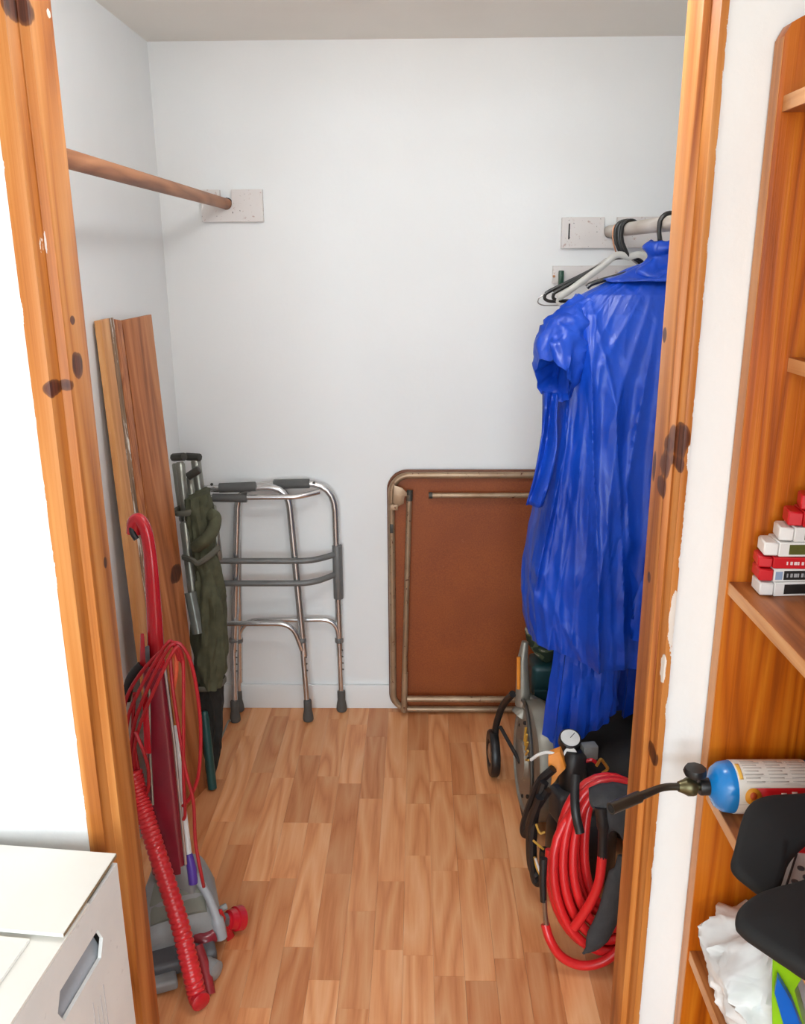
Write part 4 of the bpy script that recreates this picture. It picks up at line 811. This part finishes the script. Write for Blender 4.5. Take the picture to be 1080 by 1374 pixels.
for pts in ([(0.3398, 1.9200, 0.3618), (0.3092, 1.9300, 0.3162), (0.2896, 1.9350, 0.2469), (0.2746, 1.9350, 0.1797), (0.2804, 1.9300, 0.1631), (0.2927, 1.9000, 0.2496), (0.3240, 1.8900, 0.3216)], [(0.3156, 1.9000, 0.3362), (0.2964, 1.9000, 0.2496), (0.2914, 1.8900, 0.1463), (0.3015, 1.8850, 0.0599), (0.3162, 1.8700, 0.0722), (0.3166, 1.8600, 0.1696)], [(0.3028, 1.8800, 0.3069), (0.2867, 1.9000, 0.2055), (0.2918, 1.8950, 0.0973), (0.3079, 1.8800, 0.0754)]):
    p_ = [Vector((p[0], p[1], max(p[2], 0.014))) for p in pts]; MB().tube(crom(p_, 6), 0.0115, 8).build('black_cable', M_vblk, K)
for pts in ([(0.2949, 1.8700, 0.2363), (0.3036, 1.8600, 0.2176), (0.3165, 1.8600, 0.2199)], [(0.2892, 1.8700, 0.1882), (0.3012, 1.8600, 0.1827), (0.3147, 1.8600, 0.1695)], [(0.2947, 1.8700, 0.1395), (0.3000, 1.8600, 0.1140), (0.3126, 1.8500, 0.0931)]):
    MB().tube(crom(pts, 5), 0.0030, 6).build('yellow_wire', M_yel, K)
MB().tube(crom([(0.2952, 1.8600, 0.1429), (0.3029, 1.8550, 0.1202), (0.3084, 1.8500, 0.1064)], 5), 0.0030, 6).build('white_wire', M_white, K)

# ------------------------------------------------------------ red air hose coil
M_hose = plain('red_rubber_hose', (214, 34, 36), 0.33, 0, 0.05, 8, 0, 0.15)
H = thing('air_hose', 'coiled red air hose with black grips leaning by the right door post', 'hose', (0.46, 1.68, 0))
HC = Vector((0.442, 1.742, 0.2235)); HU = Vector((1, 0.05, 0)).normalized(); HV = Vector((0, 0.28, 0.96)).normalized(); HN = HU.cross(HV)
def hp_(a, rx, rz, off, dx=0.0, dz=0.0): return HC + HU * (rx * math.cos(a) + dx) + HV * (rz * math.sin(a) + dz) + HN * off
spec = [(0.134, 0.204, 0.000, 0.0, 0.0), (0.113, 0.186, 0.012, 0.002, 0.006), (0.092, 0.168, 0.020, 0.003, 0.012), (0.071, 0.150, 0.022, 0.004, 0.020), (0.052, 0.136, 0.018, 0.006, 0.026), (0.132, 0.200, -0.024, 0.003, 0.002), (0.110, 0.180, -0.022, 0.004, 0.008), (0.088, 0.160, -0.020, 0.006, 0.014)]
pts = []
for k, (rx, rz, off, dx, dz) in enumerate(spec):
    nx = spec[(k + 1) % len(spec)]
    for i in range(36):
        t_ = i / 36; a = math.radians(170) + 2 * math.pi * t_; e = max(0, (t_ - 0.75) / 0.25); e = e * e * (3 - 2 * e)
        q = [lerp(spec[k][m], nx[m], e) for m in range(5)]
        pts.append(hp_(a, q[0], q[1], -q[2], q[3], q[4]))
MB().tube(pts[:-4], 0.0110, 10).build('hose_coil', M_hose, H)
# loose outer turn lying lower, with metal coupling and black grip
lo = [(0.2944, 1.6720, 0.1104), (0.3053, 1.6550, 0.0797), (0.3294, 1.6450, 0.0449), (0.3691, 1.6400, 0.0247), (0.4119, 1.6400, 0.0272), (0.4495, 1.6450, 0.0482), (0.4896, 1.6600, 0.0915), (0.5190, 1.6800, 0.1574)]
lo = [Vector((p[0], p[1], max(p[2], 0.0125))) for p in lo]
MB().tube(crom(lo, 8), 0.0110, 10).build('loose_turn', M_hose, H)
MB().tube([(0.2900, 1.6720, 0.1789), (0.2928, 1.6700, 0.1435), (0.2974, 1.6680, 0.1098)], [0.0062, 0.0055, 0.0065], 10).build('coupling', plain('steel_coupling', (160, 150, 138), 0.3, 0.9), H)
MB().tube([(0.2869, 1.6900, 0.2762), (0.2858, 1.6800, 0.2275), (0.2885, 1.6720, 0.1727)], [0.0095, 0.0085, 0.0075], 10).build('grip', M_vblk, H)
MB().tube(crom([(0.3647, 1.7650, 0.4462), (0.3608, 1.7450, 0.4200), (0.3592, 1.7150, 0.3816), (0.3690, 1.7000, 0.3371)], 5), [0.011] * 16, 10, flat=0.7).build('strap', M_vblk, H)
MB().tube(crom([(0.4050, 1.6700, 0.4292), (0.4116, 1.6650, 0.3828), (0.4135, 1.6600, 0.3046)], 5), [0.015] * 6 + [0.0115] * 5, 12).build('grip', M_vblk, H)
MB().tube(crom([(0.4133, 1.6600, 0.3085), (0.4072, 1.6520, 0.2413), (0.3883, 1.6500, 0.1822), (0.3579, 1.6520, 0.1184)], 7), 0.0112, 10).build('hose_end', M_hose, H)
# charcoal foam wrap: flap over the top and a long sleeve down the right
M_foam = plain('charcoal_foam', (62, 62, 64), 0.85, 0, 0.15, 40, 0.3)
def sheet(rows, mat, name, par, th, k=5, wav=0.003):
    R_ = [crom(r, k) for r in rows]; cols = list(zip(*R_)); g = [crom(list(c), k) for c in cols]
    g = [[p + Vector((0, wav * nz(p.x * 60, p.z * 60, 1), wav * nz(p.x * 50 + 5, p.z * 50, 4))) for p in r] for r in g]
    b = MB(); b.loft(g, False); return b.build(name, mat, par, solid=th)
sheet([[(0.3908, 1.7350, 0.4309), (0.4338, 1.7400, 0.4395), (0.4966, 1.7500, 0.4252)], [(0.3849, 1.6850, 0.4263), (0.4207, 1.6800, 0.4491), (0.4821, 1.6900, 0.4291)], [(0.3960, 1.6700, 0.4138), (0.4230, 1.6620, 0.4292), (0.4789, 1.6650, 0.3890)], [(0.4229, 1.6650, 0.3596), (0.4379, 1.6550, 0.3768), (0.4820, 1.6550, 0.3089)]], M_foam, 'foam_wrap', H, 0.007)
MB().tube(crom([(0.4621, 1.6550, 0.3088), (0.4472, 1.6450, 0.2474), (0.4284, 1.6350, 0.1650), (0.3979, 1.6300, 0.0911), (0.3776, 1.6320, 0.0640)], 6), [0.016] * 4 + [0.026] * 13 + [0.022, 0.018, 0.014, 0.010, 0.008, 0.006, 0.004, 0.003], 14, flat=0.6, up=(0, 1, 0)).build('foam_sleeve', M_foam, H)

# ------------------------------------------------------------ bookcase against the right wall of the outer room
BW_ = ((134, 58, 4), (186, 92, 6), (208, 120, 24))
M_bk = wood('varnished_bookcase_wood', BW_, (34, 34, 1.5), rough=0.4, fine=0.3)
M_bke = wood('bookcase_edge_wood', ((170, 100, 46), (200, 130, 70), (214, 150, 92)), (30, 30, 1.5), rough=0.4)
M_sh = wood('bookcase_shelf_wood', ((122, 66, 28), (164, 96, 46), (186, 120, 66)), (30, 1.5, 30), rough=0.4)
M_she = wood('shelf_edge_wood', ((186, 122, 70), (212, 152, 98), (226, 172, 120)), (30, 1.5, 30), rough=0.45)
BX0, BX1 = 0.4665, 0.785; YP = 1.235
BK = thing('bookcase', 'tall varnished wooden bookcase along the right side of the picture', 'bookcase', (0.62, 0.8, 0))
def panel(name, y0, y1):
    pr = [(BX0, 0.0), (BX1, 0.0), (BX1, 1.915)] + [(0.55 + 0.03 * math.cos(a), 1.9) for a in ()] + [(0.52, 1.905)] + [(0.50, 1.895), (0.485, 1.888), (0.474, 1.882), (BX0, 1.868)]
    o = MB(); o.prism([(x, y0, z) for x, z in pr], (0, y1 - y0, 0)); p = o.build(name, M_bk, BK, bevel=0.001)
    MB().box((BX0 - 0.0012, y0 + 0.001, 0.001), (BX0 + 0.0, y1 - 0.001, 1.866)).build('edge_strip', M_bke, p, smooth=False)
panel('side_panel', YP, YP + 0.030); panel('side_panel', 0.10, 0.13)
MB().box((BX1, 0.10, 0.0), (BX1 + 0.012, YP + 0.03, 1.9)).build('back_panel', M_bk, BK)
SH = [(0.474, 1.797), (0.520, 1.462), (0.470, 1.127), (0.470, 0.770), (0.470, 0.446), (0.470, 0.10)]
for x0, z in SH:
    s_ = MB().box((x0, 0.13, z - 0.020), (BX1, YP, z)).build('shelf', M_sh, BK, bevel=0.001)
    MB().box((x0 - 0.0015, 0.131, z - 0.0195), (x0, YP - 0.0005, z - 0.0005)).build('front_edge', M_she, s_, smooth=False)

# ------------------------------------------------------------ small cartons stacked on the shelf
M_cr = plain('red_carton', (206, 24, 34), 0.4, 0, 0.05); M_cw = plain('white_carton', (234, 230, 226), 0.5, 0, 0.04)
M_ck = plain('black_print', (34, 32, 30), 0.5); M_co = plain('olive_print', (92, 92, 34), 0.5); M_pr = plain('white_print', (240, 214, 212), 0.5); M_pg = plain('grey_print', (170, 170, 172), 0.5)
def carton(label, x, y, z, lx, ly, lz, yaw, body, band=None, flap=True, letters=0, lmat=None, flapmat=None, blue=False):
    """carton lying on the shelf; its printed long side faces us (-y), its end faces left (-x)"""
    t = thing('small_carton', label, 'box', (x, y, z), 'cartons stacked on the shelf'); R3 = Matrix.Rotation(math.radians(yaw), 3, 'Z')
    def bx(name, lo, hi, mat, par=t, **k): return MB().box(lo, hi, R3, (x, y, z)).build(name, mat, par, **k)
    bx('carton_body', (0, 0, 0.0003), (lx, ly, lz), body, bevel=0.0012, seg=1)
    if band: bx('print_band', (0.014, -0.0006, lz * 0.18), (lx - 0.004, -0.0001, lz * 0.86), band, smooth=False)
    if blue: bx('pale_window', (0.002, -0.0006, lz * 0.2), (0.012, -0.0001, lz * 0.8), plain('pale_blue_print', (150, 168, 196), 0.5), smooth=False)
    for k in range(letters):
        w_ = 0.0020 + 0.0012 * ((k * 7) % 3); bx('lettering', (0.018 + k * 0.0052, -0.0011, lz * 0.38), (0.018 + k * 0.0052 + w_, -0.0006, lz * 0.66), lmat or M_pr, smooth=False)
    if flap:
        fm = flapmat or body
        b = MB(); b.hexa([R3 @ Vector(p) + Vector((x, y, z)) for p in ((-0.020, 0.004, lz * 0.05), (-0.0003, 0.0005, lz * 0.05), (-0.0003, ly * 0.9, lz * 0.05), (-0.016, ly * 0.9, lz * 0.05))], [R3 @ Vector(p) + Vector((x, y, z)) for p in ((-0.020, 0.004, lz * 0.95), (-0.0003, 0.0005, lz * 0.95), (-0.0003, ly * 0.9, lz * 0.95), (-0.016, ly * 0.9, lz * 0.95))]); b.build('end_flap', fm, t, bevel=0.002, seg=1)
    return t
Z0 = 1.1272
carton('white carton with a black band, lowest of the stack on the shelf', 0.512, 1.174, Z0, 0.150, 0.044, 0.0215, 4, M_cw, M_ck)
carton('red-topped white carton with a black lettered band, second from the bottom of the stack', 0.509, 1.174, Z0 + 0.0222, 0.150, 0.044, 0.0200, 2, M_cw, M_ck, letters=9, lmat=M_pg, flapmat=M_cr, blue=True)
carton('slim red carton with white lettering, third from the bottom of the stack', 0.506, 1.174, Z0 + 0.0428, 0.150, 0.044, 0.0170, -3, M_cr, letters=11)
carton('white carton with an olive band, above the slim red carton of the stack', 0.512, 1.174, Z0 + 0.0604, 0.150, 0.044, 0.0215, 0, M_cw, M_co, letters=3, lmat=M_co)
carton('white carton with a brown band and open end, under the red cartons', 0.531, 1.174, Z0 + 0.0825, 0.150, 0.044, 0.0215, -2, M_cw, plain('brown_print', (84, 76, 44), 0.5))
carton('red carton with a white line, second from the top of the stack', 0.541, 1.174, Z0 + 0.1046, 0.150, 0.044, 0.0225, -4, M_cr, letters=8, flap=True)
carton('red carton lying askew on the very top of the stack', 0.556, 1.174, Z0 + 0.1277, 0.150, 0.042, 0.0225, -8, M_cr, letters=5)
tag(MB().box((-0.03, -0.04, 0.0004), (0.06, 0.04, 0.028), Matrix.Rotation(0.3, 3, 'Z'), (0.560, 1.035, 1.1274)).build('navy_case', plain('navy_blue_plastic', (26, 40, 78), 0.4), bevel=0.006), 'dark navy case at the right edge beside the stacked cartons', 'case')
tag(MB().lathe((0.585, 1.215, 1.4625), (0, 0, 1), [(0.014, 0), (0.016, 0.002), (0.016, 0.03), (0.008, 0.04), (0.008, 0.05)], 14).build('green_bottle', plain('bright_green_plastic', (92, 150, 50), 0.4)), 'small green bottle on the short upper shelf at the right edge', 'bottle')

# ------------------------------------------------------------ blow torch lying on the shelf
P0 = Vector((0.4527, 1.1782, 0.8096)); P1 = Vector((0.5970, 1.1806, 0.8088)); ta = (P1 - P0); TLen = 0.30; ta.z = 0; ta.normalize()
TC = Vector((P0.x, P0.y, 0.770 + 0.0402)); r_ = 0.0395
TT = thing('blow_torch', 'blow torch with a blue and white gas canister, nozzle over the doorway', 'blow torch', (TC.x + 0.1, TC.y, 0.770))
MB().lathe(TC, ta, [(0.012, -0.004), (0.020, 0.0), (0.030, 0.004), (0.0375, 0.014), (r_, 0.026), (r_, TLen - 0.012), (r_ * 0.85, TLen)], 40).build('canister', plain('blue_enamel', (20, 128, 206), 0.25, 0, 0.05, 8, 0, 0.3), TT)
def torch_label():
    m = Mat('canister_label'); tc = m.coord('Object'); a = m.noise(m.coord('Object', (20, 260, 260)), 1.0, 2)
    c = m.mix(m.math('MULTIPLY', m.ramp(a, thr(0.60, 0.64)), 0.20), lin((238, 234, 226)), lin((120, 116, 112))); m.color(c); m.set(Roughness=0.4); return m.m
MB().lathe(TC, ta, [(r_ + 0.0006, 0.030), (r_ + 0.0008, 0.031), (r_ + 0.0008, 0.142), (r_ + 0.0006, 0.143)], 40).build('label', torch_label(), TT)
tu = Vector((0, 0, 1)); tw = ta.cross(tu)      # facing us is -y
def on_can(s, ang, dr=0.0012): return TC + ta * s + (tu * math.sin(ang) - Vector((-ta.y, ta.x, 0)) * math.cos(ang)) * (r_ + dr)
def patch(name, s0, s1, a0, a1, mat, dr=0.0012, par=TT):
    b = MB(); b.loft([[on_can(lerp(s0, s1, i / 4), math.radians(lerp(a0, a1, j / 8)), dr) for j in range(9)] for i in range(5)], False); return b.build(name, mat, par, solid=0.0004)
patch('red_panel', 0.052, 0.140, -30, 30, M_cr)
patch('black_panel', 0.128, 0.143, -20, 24, M_ck, 0.0016)
b = MB(); cs = [on_can(0.050 + 0.0125 * math.cos(a), math.radians(12) + 0.0125 * math.sin(a) / r_, 0.0022) for a in [2 * math.pi * k / 20 for k in range(20)]]; b.add(cs, [list(range(20))]); b.build('orange_emblem', plain('orange_emblem_print', (236, 160, 44), 0.45), TT, solid=0.0006)
b = MB(); cs = [on_can(0.050 + 0.0055 * math.cos(a), math.radians(14) + 0.0055 * math.sin(a) / r_, 0.0028) for a in [2 * math.pi * k / 12 for k in range(12)]]; b.add(cs, [list(range(12))]); b.build('emblem_centre', plain('red_emblem_print', (200, 84, 36), 0.45), TT, solid=0.0004)
patch('yellow_mark', 0.032, 0.038, 48, 88, plain('yellow_mark_print', (240, 190, 90), 0.45))
for r0, a_ in enumerate((98, 90, 82, 74, 66, 58, 50, 42)):
    for s0 in (0.042, 0.078, 0.112): patch('small_print', s0, s0 + 0.022 + 0.006 * ((r0 * 3) % 2), a_, a_ + 2.0, plain('fine_print', (186, 180, 174), 0.5) if (r0, s0) == (0, 0.042) else bpy.data.materials['fine_print'], 0.0010)
patch('white_lettering', 0.108, 0.116, 8, 22, M_pr, 0.0018); patch('white_lettering', 0.092, 0.100, 10, 20, M_pr, 0.0018)
patch('red_edge', 0.044, 0.056, -30, -14, M_cr)
M_brs = plain('dark_brass', (98, 92, 66), 0.35, 0.8); M_brd = plain('heat_darkened_steel', (82, 76, 66), 0.4, 0.8)
MB().lathe(TC, ta * -1, [(0.0135, -0.002), (0.0135, 0.016), (0.0125, 0.018)], 20).build('collar', M_vblk, TT)
MB().lathe(TC - ta * 0.018, ta * -1, [(0.006, 0), (0.006, 0.006), (0.0135, 0.006), (0.0145, 0.010), (0.0145, 0.018), (0.011, 0.024), (0.008, 0.032)], 20).build('valve', M_brs, TT)
MB().lathe(TC - ta * 0.026 + Vector((0, 0, 0.012)), (0, 0.0, 1), [(0.005, 0), (0.005, 0.008), (0.017, 0.010), (0.018, 0.014), (0.016, 0.021), (0.006, 0.022)], 9).build('valve_knob', M_vblk, TT)
q0 = TC - ta * 0.045
tp = bend([q0, q0 - ta * 0.028, Vector((0.2891, 1.1273, 0.8059))], 0.025, 6); MB().tube(tp, [0.0058] * (len(tp) - 1) + [0.0085], 14).build('burner_tube', M_brd, TT)
tip = tp[-1]; td = (tp[-1] - tp[-2]).normalized(); MB().tube([tip - td * 0.055, tip + td * 0.001], 0.0092, 14).build('burner_head', M_brd, TT)
MB().lathe(tip + td * 0.0008, td, [(0.001, 0), (0.0068, 0), (0.0068, 0.0008), (0.001, 0.0008)], 14).build('burner_mouth', M_dark, TT)
MB().lathe(tip - td * 0.062 + Vector((0, -0.0062, 0.002)), (0, -1, 0.3), [(0.0005, 0.0), (0.0030, 0.0), (0.0030, 0.0012), (0.0005, 0.0012)], 10).build('air_hole', M_dark, TT)

# ------------------------------------------------------------ two black moulded pads, bag and packets below
M_neo = plain('black_neoprene', (13, 14, 16), 0.75, 0, 0.1, 40)
def pad(name, label, outline, n0, thick, bulge):
    """outline of real points; pillowed both ways along n0"""
    P = crom(outline, 6, True); c = sum(P, Vector()) / len(P); n0 = Vector(n0).normalized(); P = [p - n0 * (p - c).dot(n0) for p in P]; rings = []
    for k in range(7):
        a = math.pi / 2 * k / 6; ins = 0.014 * (1 - math.cos(a)); rings.append([p + (c - p).normalized() * ins + n0 * thick * 0.5 * math.sin(a) for p in P])
    base = rings[-1]
    for k in range(1, 12): s_ = 1 - k / 11.0 * 0.99; rings.append([c + (p - c) * s_ + n0 * (thick * 0.5 * (1 - s_) + bulge * (1 - s_ ** 2)) for p in base])
    back = [[p + (c - p).normalized() * 0.014 * (1 - math.cos(a)) - n0 * thick * 0.5 * math.sin(a) for p in P] for a in (0.4, 0.9, math.pi / 2)] + [[c + (p - c) * 0.01 - n0 * thick * 0.5 for p in P]]
    b = MB(); b.loft(back[::-1] + rings, True); return tag(b.build(name, M_neo, angle=80), label, 'pad', 'black moulded pads on the shelf')
pad('moulded_pad', 'smooth black moulded pad lying in front of the gas canister', [(0.4621, 1.0654, 0.8469), (0.4913, 1.0842, 0.8548), (0.5332, 1.0888, 0.8567), (0.5805, 1.0879, 0.8563), (0.5825, 1.0585, 0.8440), (0.5528, 1.0301, 0.8320), (0.5243, 1.0137, 0.8251), (0.4964, 0.9918, 0.8159), (0.4738, 0.9612, 0.8031), (0.4539, 0.9481, 0.7976), (0.4349, 0.9609, 0.8030), (0.4175, 0.9836, 0.8125), (0.4299, 1.0112, 0.8241)], (0, -0.387, 0.922), 0.020, 0.004)
pad('moulded_pad', 'black moulded pad with a pointed tip above the white plastic bag', [(0.3853, 0.8788, 0.8180), (0.3992, 0.9028, 0.8180), (0.4345, 0.9280, 0.8180), (0.4778, 0.9420, 0.8180), (0.5298, 0.9521, 0.8180), (0.5401, 0.8939, 0.8180), (0.4921, 0.8118, 0.8180), (0.4483, 0.7986, 0.8180), (0.4236, 0.8198, 0.8180), (0.3982, 0.8502, 0.8180), (0.3878, 0.8654, 0.8180)], (0, -0.04, 1), 0.026, 0.004)
t = thing('blister_packet', 'white packet with a red header between the two black pads', 'packet', (0.5329, 1.0255, 0.7710))
q = [Vector((0.4806, 0.9791, 0.7715)), Vector((0.5346, 0.9712, 0.7715)), Vector((0.6023, 1.0809, 0.7715)), Vector((0.5505, 1.0905, 0.7715))]
nn = Vector((0, 0, 1))
MB().prism(q, nn * 0.010).build('card', M_cw, t, bevel=0.001)
q = [p + nn * 0.010 for p in q]
h0 = [q[0].lerp(q[3], 0.74), q[1].lerp(q[2], 0.74), q[1].lerp(q[2], 1.0), q[0].lerp(q[3], 1.0)]
MB().prism([p + nn * 0.0002 for p in h0], nn * 0.0015).build('red_header', M_cr, t)
for u_, v_ in ((0.32, 0.2), (0.36, 0.45), (0.55, 0.3), (0.6, 0.55)):
    p = q[0].lerp(q[1], u_).lerp(q[3].lerp(q[2], u_), v_); MB().lathe(p, nn, [(0.005, 0), (0.005, 0.0015), (0.003, 0.002)], 10).build('bead', M_vdgr, t)
MB().tube([q[0].lerp(q[1], 0.15) + nn * 0.001, q[3].lerp(q[2], 0.15).lerp(q[0].lerp(q[1], 0.15), 0.3) + nn * 0.001], 0.0016, 6).build('dark_stripe', M_ck, t)

def bag_mat():
    m = Mat('white_plastic_film'); v = m.coord('World'); a = m.noise(v, 16, 2, 0.5, 0.5)
    m.color(m.ramp(a, [(0.3, lin((238, 240, 240))), (0.7, lin((250, 250, 250)))])); m.set(Roughness=0.35, Transmission_Weight=0.12); m.bump(m.math('ABSOLUTE', m.math('SUBTRACT', a, 0.5)), 0.35, 0.02); return m.m
c0 = Vector((0.548, 1.095, 0.4475)); rings = []
for j in range(40):
    t_ = j / 39; ring = []
    k = (0.75 + 0.4 * math.sin(t_ * 2.2)) * (1 if t_ < 0.75 else lerp(1, 0.25, (t_ - 0.75) / 0.25))
    for i in range(70):
        a = 2 * math.pi * i / 70; cz, sz = math.cos(a), math.sin(a)
        w_ = 1 + (0.30 * (ridge(nz(cz * 1.8, sz * 1.8, t_ * 3.2), 2.2) - 0.5) + 0.16 * (ridge(nz(cz * 4, sz * 4 + 3, t_ * 7), 2) - 0.5)) * (0.3 + t_)
        ring.append(c0 + Vector((max(-0.095, 0.084 * k * w_ * cz), 0.10 * k * w_ * sz, 0.158 * t_ * (1 + 0.15 * nz(cz, sz, t_ * 2)))))
    rings.append(ring)
b = MB(); b.loft(rings, True, True, True); tag(b.build('plastic_bag', bag_mat(), angle=50), 'crumpled white plastic bag on the lowest visible shelf', 'bag')
t = thing('green_packet', 'lime green packet with a blue stripe beside the white plastic bag', 'packet', (0.57, 0.98, 0.4475))
g = [Vector((0.4851, 0.9800, 0.6826)), Vector((0.5323, 0.9797, 0.6430)), Vector((0.5243, 0.9818, 0.6152)), Vector((0.5439, 0.9616, 0.5453)), Vector((0.4971, 0.9687, 0.5369)), Vector((0.4962, 0.9864, 0.5972)), Vector((0.4932, 0.9900, 0.6453))]
MB().prism(g, (0.010, 0.020, 0.004)).build('pouch', plain('lime_green_film', (150, 206, 26), 0.3), t, bevel=0.002)
g = [Vector((0.4942, 0.9744, 0.6453)), Vector((0.4922, 0.9723, 0.6205)), Vector((0.5138, 0.9572, 0.5498)), Vector((0.5374, 0.9536, 0.5540)), Vector((0.5158, 0.9692, 0.6085))]
MB().prism(g, (0.003, 0.008, 0.002)).build('blue_stripe', plain('bright_blue_film', (18, 104, 206), 0.3), t)
